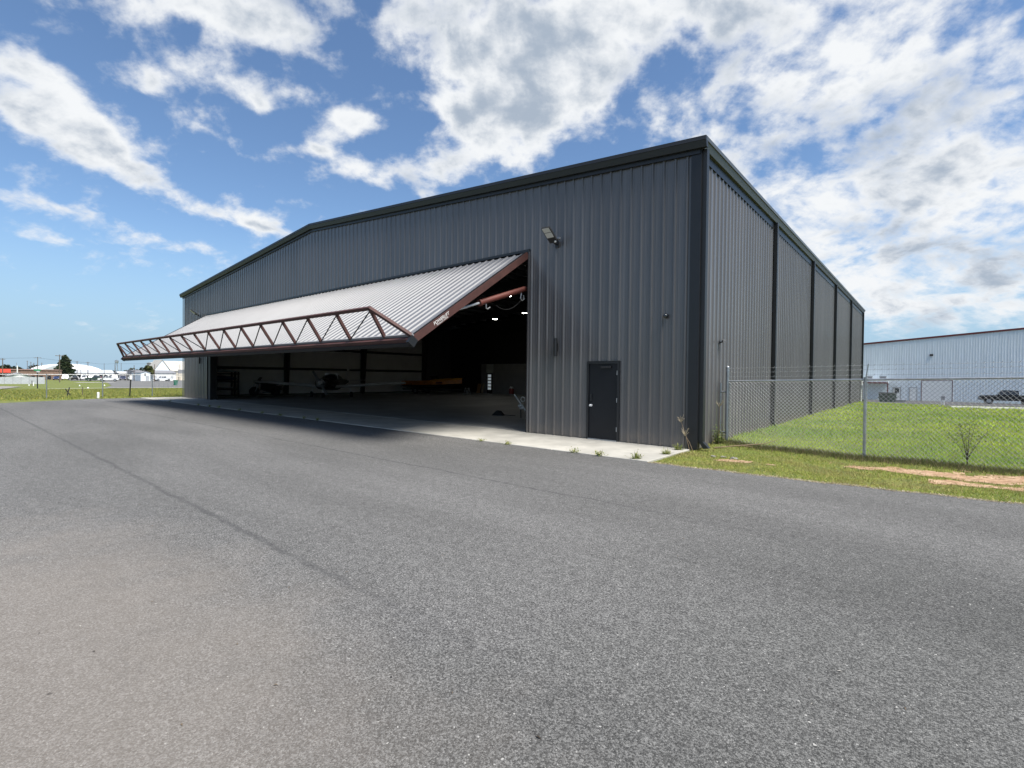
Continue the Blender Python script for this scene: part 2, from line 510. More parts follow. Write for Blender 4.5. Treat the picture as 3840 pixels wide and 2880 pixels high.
# ------------------------------------------------------------------ helpers
class MB:
    def __init__(s):
        s.v, s.f, s.m = [], [], []
        s.mi = 0

    def add(s, vs, fs):
        o = len(s.v)
        s.v += [tuple(v) for v in vs]
        for f in fs:
            s.f.append([i + o for i in f])
            s.m.append(s.mi)
        return s

    def box(s, x0, x1, y0, y1, z0, z1):
        vs = [(x, y, z) for z in (z0, z1) for y in (y0, y1) for x in (x0, x1)]
        return s.add(vs, [(0, 2, 3, 1), (4, 5, 7, 6), (0, 1, 5, 4), (2, 6, 7, 3), (0, 4, 6, 2), (1, 3, 7, 5)])

    def bar(s, a, b, w, h, upv=(0, 0, 1)):
        """rectangular bar from a to b; h along upv, w across"""
        a, b = Vector(a), Vector(b)
        d = (b - a).normalized()
        upv = Vector(upv)
        if abs(d.dot(upv)) > 0.98:
            upv = Vector((1, 0, 0))
        sd = d.cross(upv).normalized()
        u = sd.cross(d).normalized()
        vs = []
        for p in (a, b):
            for i, j in ((-1, -1), (1, -1), (1, 1), (-1, 1)):
                vs.append(p + sd * (w / 2 * i) + u * (h / 2 * j))
        return s.add(vs, [(0, 3, 2, 1), (4, 5, 6, 7), (0, 1, 5, 4), (1, 2, 6, 5), (2, 3, 7, 6), (3, 0, 4, 7)])

    def tube(s, pts, rad, n=8, cap=True):
        pts = [Vector(p) for p in pts]
        if not hasattr(rad, '__len__'):
            rad = [rad] * len(pts)
        vs, fs = [], []
        ref = None
        for i, p in enumerate(pts):
            d = (pts[min(i + 1, len(pts) - 1)] - pts[max(i - 1, 0)]).normalized()
            if ref is None or abs(ref.dot(d)) > 0.95:
                ref = Vector((0, 0, 1)) if abs(d.z) < 0.9 else Vector((1, 0, 0))
            a = d.cross(ref).normalized()
            b = d.cross(a).normalized()
            for k in range(n):
                t = 2 * PI * k / n
                vs.append(p + a * (math.cos(t) * rad[i]) + b * (math.sin(t) * rad[i]))
        for i in range(len(pts) - 1):
            for k in range(n):
                fs.append((i * n + k, i * n + (k + 1) % n, (i + 1) * n + (k + 1) % n, (i + 1) * n + k))
        if cap:
            fs.append(tuple(range(n))[::-1])
            fs.append(tuple((len(pts) - 1) * n + k for k in range(n)))
        return s.add(vs, fs)

    def loft(s, rings, cap=True):
        n = len(rings[0])
        vs = [p for r in rings for p in r]
        fs = []
        for i in range(len(rings) - 1):
            for k in range(n):
                fs.append((i * n + k, i * n + (k + 1) % n, (i + 1) * n + (k + 1) % n, (i + 1) * n + k))
        if cap:
            fs.append(tuple(range(n))[::-1])
            fs.append(tuple((len(rings) - 1) * n + k for k in range(n)))
        return s.add(vs, fs)

    def prism(s, poly, axis, a, b):
        """poly: 2D points; axis 0: (y,z) along x; 1: (x,z) along y; 2: (x,y) along z"""
        def P(q, t):
            return (t, q[0], q[1]) if axis == 0 else ((q[0], t, q[1]) if axis == 1 else (q[0], q[1], t))
        return s.loft([[P(q, a) for q in poly], [P(q, b) for q in poly]])

    def sphere(s, c, r, n=10, m=6, half=False, sc=(1, 1, 1)):
        rings = []
        lo = 0 if half else -PI / 2
        for i in range(m + 1):
            t = lo + (PI / 2 - lo) * i / m
            rr = max(0.02, math.cos(t)) * r
            rings.append([(c[0] + rr * math.cos(2 * PI * k / n) * sc[0], c[1] + rr * math.sin(2 * PI * k / n) * sc[1], c[2] + r * math.sin(t) * sc[2]) for k in range(n)])
        return s.loft(rings)

    def mesh(s, name, mats, smooth=False):
        me = bpy.data.meshes.new(name)
        me.from_pydata(s.v, [], s.f)
        for mm in (mats if isinstance(mats, (list, tuple)) else [mats]):
            me.materials.append(mm)
        if len(me.materials) > 1:
            me.polygons.foreach_set('material_index', s.m)
        bm = bmesh.new()
        bm.from_mesh(me)
        bmesh.ops.recalc_face_normals(bm, faces=bm.faces)
        bm.to_mesh(me)
        bm.free()
        if smooth:
            me.polygons.foreach_set('use_smooth', [True] * len(me.polygons))
            try:
                me.set_sharp_from_angle(angle=math.radians(40))
            except Exception:
                pass
        me.update()
        return me

    def build(s, name, mats, parent=None, smooth=False, loc=None):
        o = bpy.data.objects.new(name, s.mesh(name, mats, smooth))
        COL.objects.link(o)
        if parent is not None:
            o.parent = parent
        if loc is not None:
            o.location = loc
        return o


def put(name, me, parent=None, loc=(0, 0, 0), rz=0.0):
    o = bpy.data.objects.new(name, me)
    COL.objects.link(o)
    if parent is not None:
        o.parent = parent
    o.location = loc
    o.rotation_euler = (0, 0, rz)
    return o


def tag(o, label=None, cat=None, group=None, kind=None):
    if label:
        o['label'] = label
    if cat:
        o['category'] = cat
    if group:
        o['group'] = group
    if kind:
        o['kind'] = kind
    return o


def thing(name, label, cat, loc=(0, 0, 0), rz=0.0, group=None):
    o = bpy.data.objects.new(name, None)
    o.empty_display_size = 0.2
    COL.objects.link(o)
    o.location = loc
    o.rotation_euler = (0, 0, rz)
    return tag(o, label, cat, group)


def copy_tree(src, loc, rz, label=None, paint=None):
    def rec(o, parent):
        c = o.copy()
        COL.objects.link(c)
        c.parent = parent
        for ch in list(o.children):
            rec(ch, c)
        return c
    r = rec(src, None)
    r.location = loc
    r.rotation_euler = (0, 0, rz)
    if label:
        r['label'] = label
    return r


# ------------------------------------------------------------------ terrain
XT = [-1500, -700, -400, -300, -211, -120, -82, -71, -42, 900]
ZT = [-1.8, -1.7, -1.6, -1.5, -1.28, -.65, -.35, -.22, 0, 0]
YT = [-900, 36, 42, 60, 72, 90, 300, 1500]
ZY = [0, 0, -.3, -.85, -1.15, -1.27, -1.4, -1.6]


def edge_y(x):
    """asphalt edge on the right hand side"""
    return np.interp(x, [-0.2, 2.66, 5.44, 30, 200], [-2.45, -2.33, -2.02, 0.6, 18])


def terrain(x, y):
    x = np.asarray(x, float)
    y = np.asarray(y, float)
    z = np.interp(x, XT, ZT) + np.where(x > -40, np.interp(y, YT, ZY), 0)
    side = (x > -0.05)
    m = np.clip((y - edge_y(x)) / 0.5, 0, 1) * side
    mound = 0.02 + 0.12 * np.exp(-np.clip(x, 0, 99) / 1.6) * np.clip((y - 0.2) / 1.2, 0, 1) * np.clip((40 - y) / 6, 0, 1)
    z = z + m * (mound + 0.025 * np.sin(x * 2.1 + y * 1.3) * np.sin(y * 1.7 - x))
    left = np.clip((-38.6 - x) / 0.5, 0, 1)
    z = z + left * 0.03
    return z - 0.03


def gz(x, y):
    return float(terrain(np.array([x]), np.array([y]))[0])


def grid_mesh(name, xs, ys, m):
    X, Y = np.meshgrid(xs, ys)
    Z = terrain(X, Y)
    nx, ny = len(xs), len(ys)
    v = np.stack([X.ravel(), Y.ravel(), Z.ravel()], 1)
    i = np.arange(nx * ny).reshape(ny, nx)
    f = np.stack([i[:-1, :-1].ravel(), i[:-1, 1:].ravel(), i[1:, 1:].ravel(), i[1:, :-1].ravel()], 1)
    me = bpy.data.meshes.new(name)
    me.from_pydata(v.tolist(), [], f.tolist())
    me.materials.append(m)
    me.polygons.foreach_set('use_smooth', [True] * len(me.polygons))
    o = bpy.data.objects.new(name, me)
    COL.objects.link(o)
    return o


xs = sorted(set([-1500, -1000, -700, -550, -400, -300, -250, -211, -180, -150, -120, -100, -82, -71, -60, -50, -45, -42, -40] + [round(-39.6 + .2 * k, 2) for k in range(8)] + [-36, -30, -20, -10, -3, -.6, -.25] + [round(-.06 + .2 * k, 2) for k in range(72)] + [16, 18, 20, 25, 30, 40, 60, 100, 200, 400, 900]))
ys = sorted(set([-900, -400, -200, -100, -60, -30, -15, -8, -4] + [round(-3 + .2 * k, 2) for k in range(36)] + list(np.arange(4.5, 44, .75)) + [45, 48, 52, 56, 60, 66, 72, 80, 90, 120, 160, 220, 300, 500, 900, 1500]))
tag(grid_mesh('ground', xs, ys, MT['turf']), kind='structure')


# asphalt apron: one sheet with a ragged edge where it meets the grass
def ragged(points, step, amp):
    out = []
    for (a, b) in zip(points[:-1], points[1:]):
        d = math.hypot(b[0] - a[0], b[1] - a[1])
        n = max(1, int(d / step))
        nx, ny = -(b[1] - a[1]) / d, (b[0] - a[0]) / d
        for i in range(n):
            t = i / n
            j = random.uniform(-amp, amp)
            out.append((a[0] + (b[0] - a[0]) * t + nx * j, a[1] + (b[1] - a[1]) * t + ny * j))
    out.append(points[-1])
    return out


right_edge = ragged([(-0.2, -2.45), (2.66, -2.31), (5.44, -1.99), (14, -1.06), (30, 0.7)], 0.12, 0.03)
left_edge = ragged([(-38.3, -2.45), (-38.25, -5.0), (-36.6, -7.25), (-34.9, -9.75), (-30, -17), (-22, -32), (-15, -60)], 0.3, 0.05)
poly = [(-0.2, -2.45)] + right_edge[1:] + [(30, -60)] + left_edge[::-1]
me = bpy.data.meshes.new('asphalt_apron')
bm = bmesh.new()
vv = [bm.verts.new((p[0], p[1], 0.0)) for p in poly]
fc = bm.faces.new(vv)
if fc.normal.z < 0:
    fc.normal_flip()
bmesh.ops.triangulate(bm, faces=[fc])
bm.to_mesh(me)
bm.free()
me.materials.append(MT['asphalt'])
ap = bpy.data.objects.new('asphalt_apron', me)
COL.objects.link(ap)
tag(ap, kind='structure')

# concrete apron of separate slabs
ca = MB().box(-38.2, -0.2, -2.40, 0.25, -0.25, 0.004).build('concrete_apron', MT['concrete'])
tag(ca, kind='structure')
edges = [-38.3, -34.6, -30.9, -27.2, -23.5, -19.8, -16.1, -12.5, -8.9, -5.3, -2.6, -0.12]
for a, b in zip(edges[:-1], edges[1:]):
    mb = MB()
    e = 0.008
    mb.loft([[(a + e, -2.44, -.1), (b - e, -2.44, -.1), (b - e, .22, -.1), (a + e, .22, -.1)],
             [(a + e, -2.44, .006), (b - e, -2.44, .006), (b - e, .22, .006), (a + e, .22, .006)],
             [(a + e + .012, -2.428, .018), (b - e - .012, -2.428, .018), (b - e - .012, .208, .018), (a + e + .012, .208, .018)]])
    mb.build('slab', MT['concrete'], ca)
fl = MB().box(-37.45, -0.12, 0.235, 37.4, -0.2, 0.022).build('hangar_floor', MT['floor'])
tag(fl, kind='structure')

# ------------------------------------------------------------------ the hangar
W, D, BAY = 37.6, 37.5, 7.36
EAVE, RIDGE = 7.58, 9.095
RIB = 0.3048
DXR, DXL, DZ = -5.30, -32.80, 5.66            # door opening
MXR, MXL, MZ = -2.10, -3.10, 2.20             # walk door


def roof_z(x):
    return RIDGE - (RIDGE - EAVE) * abs(x + W / 2) / (W / 2 + 0.2)


hangar = thing('hangar', 'big charcoal ribbed steel hangar with its wide door tilted open', 'hangar')


def profile(a, b, x0, depth=0.036):
    """ribbed sheet outline between a<b measured along the wall; ribs centred on x0 + k*RIB; returns (t, out)"""
    pts = [(a, None), (b, None)]
    k0 = int(math.floor((a - x0) / RIB)) - 1
    k1 = int(math.ceil((b - x0) / RIB)) + 1
    ref = []
    for k in range(k0, k1 + 1):
        c = x0 + k * RIB
        ref += [(c - .042, 0), (c - .018, depth), (c + .018, depth), (c + .042, 0),
                (c + .090, 0), (c + .098, .004), (c + .116, .004), (c + .124, 0),
                (c + .181, 0), (c + .189, .004), (c + .207, .004), (c + .215, 0)]
    tx = [r[0] for r in ref]
    ty = [r[1] for r in ref]
    res = [(a, float(np.interp(a, tx, ty)))]
    res += [r for r in ref if a + 1e-4 < r[0] < b - 1e-4]
    res.append((b, float(np.interp(b, tx, ty))))
    return res


def sheet(name, prof, place, z0, z1f, m, parent):
    """place(t, out) -> (x, y); vertical ribbed sheet with a little thickness at its hem"""
    vs, fs = [], []
    for t, o in prof:
        x, y = place(t, o)
        vs.append((x, y, z0))
        vs.append((x, y, z1f(x, y)))
    for i in range(len(prof) - 1):
        fs.append((2 * i, 2 * i + 2, 2 * i + 3, 2 * i + 1))
    # folded hem at the foot
    n = len(vs)
    for t, o in prof:
        x, y = place(t, o - 0.012)
        vs.append((x, y, z0))
    for i in range(len(prof) - 1):
        fs.append((2 * i, n + i, n + i + 1, 2 * i + 2))
    mb = MB().add(vs, fs)
    return mb.build(name, m, parent)


# front wall
X0 = -0.3076
breaks = sorted({-W + 0.16, -0.20, DXR, DXL, MXR + .02, MXL - .02} | {X0 + RIB / 2 - 3 * RIB * k for k in range(0, 42) if -W + 0.3 < X0 + RIB / 2 - 3 * RIB * k < -0.25})
breaks = [b for i, b in enumerate(breaks) if i == 0 or b - breaks[i - 1] > 1e-3]
for a, b in zip(breaks[:-1], breaks[1:]):
    mid = (a + b) / 2
    z0 = 0.03
    if DXL < mid < DXR:
        z0 = DZ + 0.09
    elif MXL - .02 < mid < MXR + .02:
        z0 = MZ + 0.03
    sheet('wall_panel', profile(a, b, X0), lambda t, o: (t, -o - .001), z0, lambda x, y: roof_z(x) - 0.12, MT['steel'], hangar)
# right side wall, panel by panel between the downspouts
sy0 = 0.14
yb = [0.06] + [sy0 + 3 * RIB * k for k in range(1, 41) if sy0 + 3 * RIB * k < D - .3] + [D - 0.1]
for a, b in zip(yb[:-1], yb[1:]):
    sheet('wall_panel', profile(a, b, sy0), lambda t, o: (o + .001, t), 0.03, lambda x, y: EAVE - 0.16, MT['steel'], hangar)
# left and back walls and the roof close the shell
MB().box(-W, -W + .03, 0.05, D, 0.02, EAVE - .15).build('side_wall', MT['steel'], hangar)
MB().prism([(-W, 0.02), (0, 0.02), (0, EAVE - .15), (-W / 2, RIDGE - .15), (-W, EAVE - .15)], 1, D - .03, D).build('back_wall', MT['steel'], hangar)
for sgn in (-1, 1):
    xe = -W / 2 + sgn * (W / 2 + 0.16)
    n = 62
    mb = MB()
    xr = -W / 2
    mb.add([(xe, -.17, EAVE - .02), (xr, -.17, RIDGE - .02), (xr, D + .17, RIDGE - .02), (xe, D + .17, EAVE - .02),
            (xe, -.17, EAVE - .10), (xr, -.17, RIDGE - .10), (xr, D + .17, RIDGE - .10), (xe, D + .17, EAVE - .10)],
           [(0, 1, 2, 3), (7, 6, 5, 4), (0, 4, 5, 1), (2, 6, 7, 3), (0, 3, 7, 4), (1, 5, 6, 2)])
    mb.build('roof', MT['steel'], hangar)
# rake trim along the gable: an upright face over an angled lower face
for sgn in (-1, 1):
    xe, xr = -W / 2 + sgn * (W / 2 + 0.2), -W / 2
    sec = [(-.20, 0.0), (-.215, -.10), (-.20, -.105), (-.155, -.255), (-.06, -.255), (-.06, 0.0)]
    ra = [(xe, y, EAVE + z) for y, z in sec]
    rb = [(xr, y, RIDGE + z) for y, z in sec]
    MB().loft([ra, rb]).build('rake_trim', MT['trim'], hangar)
    # dark strip standing in for the soffit shadow under the trim
    sec = [(-.075, -.257), (-.075, -.36), (-.003, -.36), (-.003, -.257)]
    e2 = -W / 2 + sgn * (W / 2 + 0.02)
    MB().loft([[(e2, y, roof_z(e2) + z) for y, z in sec], [(xr, y, RIDGE + z) for y, z in sec]]).build('shade_strip', MT['black'], hangar)
# eave gutters
for side in (1, -1):
    sec = [(0.045, -.01), (0.045, -.24), (0.11, -.24), (0.17, -.10), (0.20, -.095), (0.205, -.005)]
    xb = 0.0 if side == 1 else -W
    MB().loft([[(xb + side * x, -.14, EAVE + z) for x, z in sec], [(xb + side * x, D + .14, EAVE + z) for x, z in sec]]).build('gutter', MT['gutter'], hangar)
MB().box(0.034, 0.044, 0.1, D - .1, EAVE - .46, EAVE - .15).build('shade_strip', MT['black'], hangar)  # black strip in place of the gutter's shadow on the wall
# corner trims
for x0, x1, y0, y1 in ((-.205, .034, -.045, -.036), (.034, .045, -.045, .12), (-W - .034, -W + .17, -.045, -.036), (.034, .045, D - .12, D + .02)):
    MB().box(x0, x1, y0, y1, 0.02, EAVE - .24).build('corner_trim', MT['black'] if x1 > -1 else MT['steel'], hangar)
# downspouts on the right side
for i in range(6):
    y = 0.12 if i == 0 else BAY * i + 0.02
    if i == 5:
        y = D - 0.10
    mb = MB()
    mb.box(.046, .155, y - .10, y + .055, .22, EAVE - .24)
    ds = mb.build('downspout', MT['trim'], hangar)
    mb = MB().add([(.05, y - .095, .22), (.15, y - .095, .22), (.15, y + .05, .22), (.05, y + .05, .22),
                   (.17, y - .095, .05), (.30, y - .095, .07), (.30, y + .05, .07), (.17, y + .05, .05)],
                  [(0, 1, 5, 4), (1, 2, 6, 5), (2, 3, 7, 6), (3, 0, 4, 7), (4, 5, 6, 7)])
    mb.build('elbow', MT['trim'], ds)
# door opening trims and header
MB().box(DXL - .02, DXR + .06, -.055, .02, DZ + .02, DZ + .10).build('header_trim', MT['black'], hangar)
MB().box(DXR, DXR + .055, -.04, .10, .02, DZ + .02).build('jamb_trim', MT['steel'], hangar)
MB().box(DXL - .055, DXL, -.04, .10, .02, DZ + .02).build('jamb_trim', MT['steel'], hangar)
MB().box(DXR - .08, DXR - .002, .02, .45, .02, DZ).build('door_post', MT['frame'], hangar)
MB().box(DXL + .002, DXL + .45, .02, .45, .02, DZ).build('door_post', MT['frame'], hangar)
MB().box(DXL, DXR, .10, .40, DZ - .08, DZ + .35).build('header_beam', MT['frame'], hangar)

# walk door
wd = MB().box(MXL + .05, MXR - .05, -.015, .03, .045, MZ - .05).build('walk_door', MT['leaf_door'], hangar)
mb = MB()
mb.box(MXL - .015, MXL + .048, -.05, .02, .02, MZ + .02).box(MXR - .048, MXR + .015, -.05, .02, .02, MZ + .02).box(MXL + .048, MXR - .048, -.05, .02, MZ - .045, MZ + .02)
mb.build('frame', MT['black'], wd)
MB().box(MXL + .05, MXR - .05, -.06, .02, .019, .044).build('threshold', MT['galv'], wd)
mb = MB().tube([(MXL + .13, -.016, 0.98), (MXL + .13, -.03, .98)], .036, 14).tube([(MXL + .13, -.03, .98), (MXL + .13, -.075, .98)], .012, 8)
mb.sphere((MXL + .13, -.085, .98), .03, 12, 8)
mb.build('handle', MT['chrome'], wd, True)
MB().tube([(MXL + .13, -.016, 1.14), (MXL + .13, -.045, 1.14)], .034, 14).box(MXL + .105, MXL + .155, -.05, -.016, 1.19, 1.30).build('keypad_lock', MT['black'], wd)

for z in (.35, 1.15, 1.9):
    MB().tube([(MXR - .05, -.055, z - .06), (MXR - .05, -.055, z + .06)], .011, 8).build('hinge', MT['galv'], wd, True)
MB().box(MXR - .55, MXR - .25, -.075, -.016, MZ - .17, MZ - .11).build('door_closer', MT['frame'], wd)

# interior: linings, columns, girts, rafters, purlins, partition
MB().box(-W + .031, -W + .06, .06, 22.3, .03, EAVE - .5).build('wall_lining', MT['lining'], hangar)
for y in (0.75, 7.5, 14.9, 22.4):
    mb = MB().loft([[(-W + .065, y - .13, .022), (-W + .40, y - .13, .022), (-W + .40, y + .13, .022), (-W + .065, y + .13, .022)],
                    [(-W + .065, y - .13, 6.9), (-W + .95, y - .13, 6.9), (-W + .95, y + .13, 6.9), (-W + .065, y + .13, 6.9)]])
    mb.build('column', MT['frame'], hangar)
    mb = MB().loft([[(-.065, y - .13, .022), (-.40, y - .13, .022), (-.40, y + .13, .022), (-.065, y + .13, .022)],
                    [(-.065, y - .13, 6.9), (-.95, y - .13, 6.9), (-.95, y + .13, 6.9), (-.065, y + .13, 6.9)]])
    mb.build('column', MT['frame'], hangar)
    for sgn in (-1, 1):
        xe = -W / 2 + sgn * (W / 2 - .1)
        xr = -W / 2
        zz = [EAVE - .38, EAVE - 1.1, RIDGE - .95, RIDGE - .38]
        MB().loft([[(xe, y - .11, zz[0]), (xe, y - .11, zz[1]), (xr, y - .11, zz[2]), (xr, y - .11, zz[3])],
                   [(xe, y + .11, zz[0]), (xe, y + .11, zz[1]), (xr, y + .11, zz[2]), (xr, y + .11, zz[3])]]).build('rafter', MT['frame'], hangar)
for z in (2.26, 4.02, 5.75):
    MB().box(-W + .065, -W + .26, .9, 22.2, z - .09, z + .09).build('girt', MT['frame'], hangar)
MB().box(-W + .062, -W + .10, .9, 22.2, .03, .14).build('base_angle', MT['frame'], hangar)
pm = MB().box(-.05, .05, .5, 26.3, -.11, .11).mesh('purlin', MT['grey'])
for k in range(12):
    for sgn in (-1, 1):
        x = -W / 2 + sgn * (0.7 + k * 1.55)
        put('purlin', pm, hangar, (x, 0, roof_z(x) - .26))
MB().prism([(-W + .06, .03), (-.07, .03), (-.07, EAVE - .5), (-W / 2, RIDGE - .5), (-W + .06, EAVE - .5)], 1, 26.5, 26.6).build('partition_wall', MT['frame'], hangar)
# office built inside, clad in lapped boards, with a door of five panes
of = MB().box(-32.2, -24, 26.0, 26.45, .03, 3.1).build('office_front', MT['lgrey'], hangar)
mb = MB()
for k in range(16):
    z = .05 + k * .19
    for a, b in ((-32.2, -31.45), (-30.45, -24)):
        mb.add([(a, 25.97, z), (b, 25.97, z), (b, 25.99, z + .185), (a, 25.99, z + .185), (a, 25.999, z), (b, 25.999, z)], [(0, 1, 2, 3), (0, 4, 5, 1)])
mb.build('siding', MT['grey'], of)
od = MB().box(-31.35, -30.55, 25.93, 25.99, .03, 2.15).build('office_door', MT['black'], hangar)
for k in range(5):
    MB().box(-31.17, -30.73, 25.915, 25.928, .42 + k * .335, .66 + k * .335).build('pane', MT['pane'], od)

# the hydraulic tilt door: hinged along the header, pushed outwards
hp, fp = Vector((0, -.06, 5.64)), Vector((0, -4.53, 2.70))
dd = (fp - hp)
DL = dd.length
dd.normalize()
nn = Vector((0, dd.z, -dd.y))                   # outward, up
if nn.z < 0:
    nn = -nn


def dpt(x, s, o):
    """x along the door, s down the leaf from the hinge, o out of the leaf"""
    q = hp + dd * s + nn * o
    return (x, q.y, q.z)


door = MB()
for s in (0.04, 1.35, 2.7, 4.05):
    door.bar(dpt(DXL + .1, s, -.12), dpt(DXR - .1, s, -.12), .10, .10, nn)
for x in np.linspace(DXL + 2.5, DXR - 2.5, 10):
    door.bar(dpt(x, .1, -.22), dpt(x, DL - .1, -.22), .10, .10, nn)
hdoor = door.build('hangar_door', MT['frame'], hangar)
k = 0
x = DXL + .06
while x < DXR - .12:
    b = min(x + 3 * RIB, DXR - .06)
    prof = profile(x, b, DXL + .2)
    vs, fs = [], []
    for t, o in prof:
        vs += [dpt(t, .07, o), dpt(t, DL - .05, o)]
    for i in range(len(prof) - 1):
        fs.append((2 * i, 2 * i + 1, 2 * i + 3, 2 * i + 2))
    nb = len(vs)
    for t, o in prof:
        vs += [dpt(t, .07, -.03), dpt(t, DL - .05, -.03)]
    for i in range(len(prof) - 1):
        fs.append((nb + 2 * i, nb + 2 * i + 2, nb + 2 * i + 3, nb + 2 * i + 1))
        fs.append((2 * i, 2 * i + 2, nb + 2 * i + 2, nb + 2 * i))
        fs.append((2 * i + 1, nb + 2 * i + 1, nb + 2 * i + 3, 2 * i + 3))
    MB().add(vs, fs).build('door_sheet', MT['door_steel'], hdoor)
    x = b
for xx in (DXR - .045, DXL + .045):
    MB().bar(dpt(xx, .0, -.065), dpt(xx, DL + .02, -.065), .08, .185, nn).build('edge_beam', MT['red'], hdoor)
    MB().bar(dpt(xx - .02, .05, .045), dpt(xx - .02, DL, .045), .05, .02, nn).build('edge_flashing', MT['black'], hdoor)
# bottom beam, seal strip and corner plates
MB().bar(dpt(DXL, DL + .03, -.085), dpt(DXR - .085, DL + .03, -.085), .17, .20, nn).build('bottom_beam', MT['red'], hdoor)
MB().bar(dpt(DXL, DL - .03, .05), dpt(DXR, DL - .03, .05), .05, .06, nn).build('bottom_flashing', MT['grey'], hdoor)
MB().bar(dpt(DXL, DL + .135, -.13), dpt(DXR - .08, DL + .135, -.13), .035, .09, nn).build('rubber_seal', MT['rubber'], hdoor)
for xx in (DXR - .04, DXL + .04):
    MB().bar(dpt(xx, DL - .05, -.04), dpt(xx, DL + .15, -.12), .10, .22, nn).build('corner_plate', MT['black'], hdoor)
# truss standing out of the leaf along its free edge
TS, TO = DL - .02, 0.88
tx = [-31.93 + 1.593 * i for i in range(17)]
MB().bar(dpt(tx[0] - .03, TS, TO), dpt(tx[-1] + .03, TS, TO), .085, .085, nn).build('truss_chord', MT['red'], hdoor)
for i, x in enumerate(tx):
    MB().bar(dpt(x, TS, .05), dpt(x, TS, TO - .04), .075, .075, (1, 0, 0)).build('truss_post', MT['red'], hdoor)
    if i < 16:
        a, b = (tx[i], tx[i + 1]) if i < 8 else (tx[i + 1], tx[i])
        MB().tube([dpt(a, TS, TO - .05), dpt(b, TS, .06)], .019, 6).build('truss_diagonal', MT['frame'], hdoor)
MB().bar(dpt(tx[-1], TS, TO), dpt(DXR - .03, TS, .03), .085, .085, nn).build('end_brace', MT['red'], hdoor)
MB().bar(dpt(tx[0], TS, TO), dpt(DXL + .03, TS, .03), .085, .085, nn).build('end_brace', MT['red'], hdoor)
# hydraulic rams
for xx in (DXR - .22, DXL + .22):
    MB().tube([(xx, .55, 4.72), (xx, -1.98, 3.87)], .085, 14).tube([(xx, -1.93, 3.885), (xx, -2.0, 3.862)], .10, 14).build('hydraulic_cylinder', MT['red_cyl'], hdoor, True)
    MB().tube([(xx, -1.99, 3.866), (xx, -2.80, 3.595)], .034, 10).build('piston_rod', MT['chrome'], hdoor, True)
    MB().bar((xx, -2.78, 3.60), dpt(xx, 3.45, -.1), .06, .12).build('ram_bracket', MT['red'], hdoor)
    mb = MB()
    pts = [(xx + .04, -1.75, 3.86), (xx + .05, -1.75, 3.74), (xx + .06, -1.70, 3.72), (xx + .06, -1.6, 3.78)]
    mb.tube(pts, .018, 6)
    pts = [(xx + .05, -.15, 4.39), (xx + .06, -.2, 4.22), (xx + .06, -.12, 4.16), (xx + .06, -.02, 4.22), (xx + .05, -.05, 4.34)]
    mb.tube(pts, .018, 6)
    mb.build('hose_fitting', MT['galv'], hdoor)
    sag = [(xx + .06, -.05 - 1.3 * t, 4.30 - .43 * t - .45 * 4 * t * (1 - t) * .55) for t in np.linspace(0, 1, 12)]
    MB().tube(sag, .008, 5).build('hydraulic_hose', MT['rubber'], hdoor)


def text_mesh(s, size, m, name, shear=0.0):
    cu = bpy.data.curves.new(name, 'FONT')
    cu.body = s
    cu.size = size
    cu.shear = shear
    cu.extrude = 0.001
    cu.align_x = 'CENTER'
    tmp = bpy.data.objects.new(name, cu)
    COL.objects.link(tmp)
    bpy.context.view_layer.update()
    me = bpy.data.meshes.new_from_object(tmp.evaluated_get(bpy.context.evaluated_depsgraph_get()))
    bpy.data.objects.remove(tmp)
    bpy.data.curves.remove(cu)
    me.materials.clear()
    me.materials.append(m)
    return me


# lettering on the right edge beam: runs up the beam, read from outside
zt = nn
xt = -dd
yt = Vector((xt.cross(Vector((1, 0, 0))))).normalized()
for s_, size, off, sh in (('POWERLIFT', .118, -.085, .25), ('HYDRAULIC DOORS', .05, -.145, 0.0)):
    me = text_mesh(s_, size, MT['white'], 'lettering', sh)
    o = put('lettering', me, hdoor)
    right, upw = -dd, nn
    nrm = right.cross(upw)
    if nrm.x < 0:
        right = dd
        nrm = right.cross(upw)
    R = Matrix((right, upw, nrm)).transposed().to_4x4()
    R.translation = Vector(dpt(DXR - .0035, 4.28, off + (.0 if size > .1 else .01)))
    o.matrix_local = R

# ------------------------------------------------------------------ fixtures on the hangar walls


def flood_light(x, z, label):
    t = thing('flood_light', label, 'light', (x, 0, z), 0, 'flood lights on the hangar front')
    MB().box(-.06, .06, -.06, -.034, -.09, .09).build('wall_plate', MT['black'], t)
    MB().tube([(0, -.06, 0), (0, -.14, 0), (0, -.24, .06)], .032, 8).build('arm', MT['black'], t)
    a = Vector((0, -.20, .03))
    d = Vector((0, -.80, .60)).normalized()
    n = Vector((0, .60, .80)).normalized()
    e = a + d * .56
    h = MB().bar(a, e, .28, .055, n).build('housing', MT['frame'], t)
    for s0, s1 in ((.20, .37), (.39, .545)):
        MB().bar(a + d * s0 - n * .031, a + d * s1 - n * .031, .24, .008, n).build('lens', MT['lens'], h)
    MB().tube([a + d * .05 - n * .03 + Vector((.09, 0, 0)), a + d * .05 - n * .075 + Vector((.09, 0, 0))], .03, 8).build('sensor', MT['lens'], h)
    MB().box(.12, .20, -.24, -.15, .09, .15).build('driver_box', MT['galv'], t)
    return t


flood_light(-4.2, 5.73, 'grey flood light on the wall right above the open door corner')
flood_light(-34.0, 5.72, 'grey flood light on the wall by the far left end of the door')


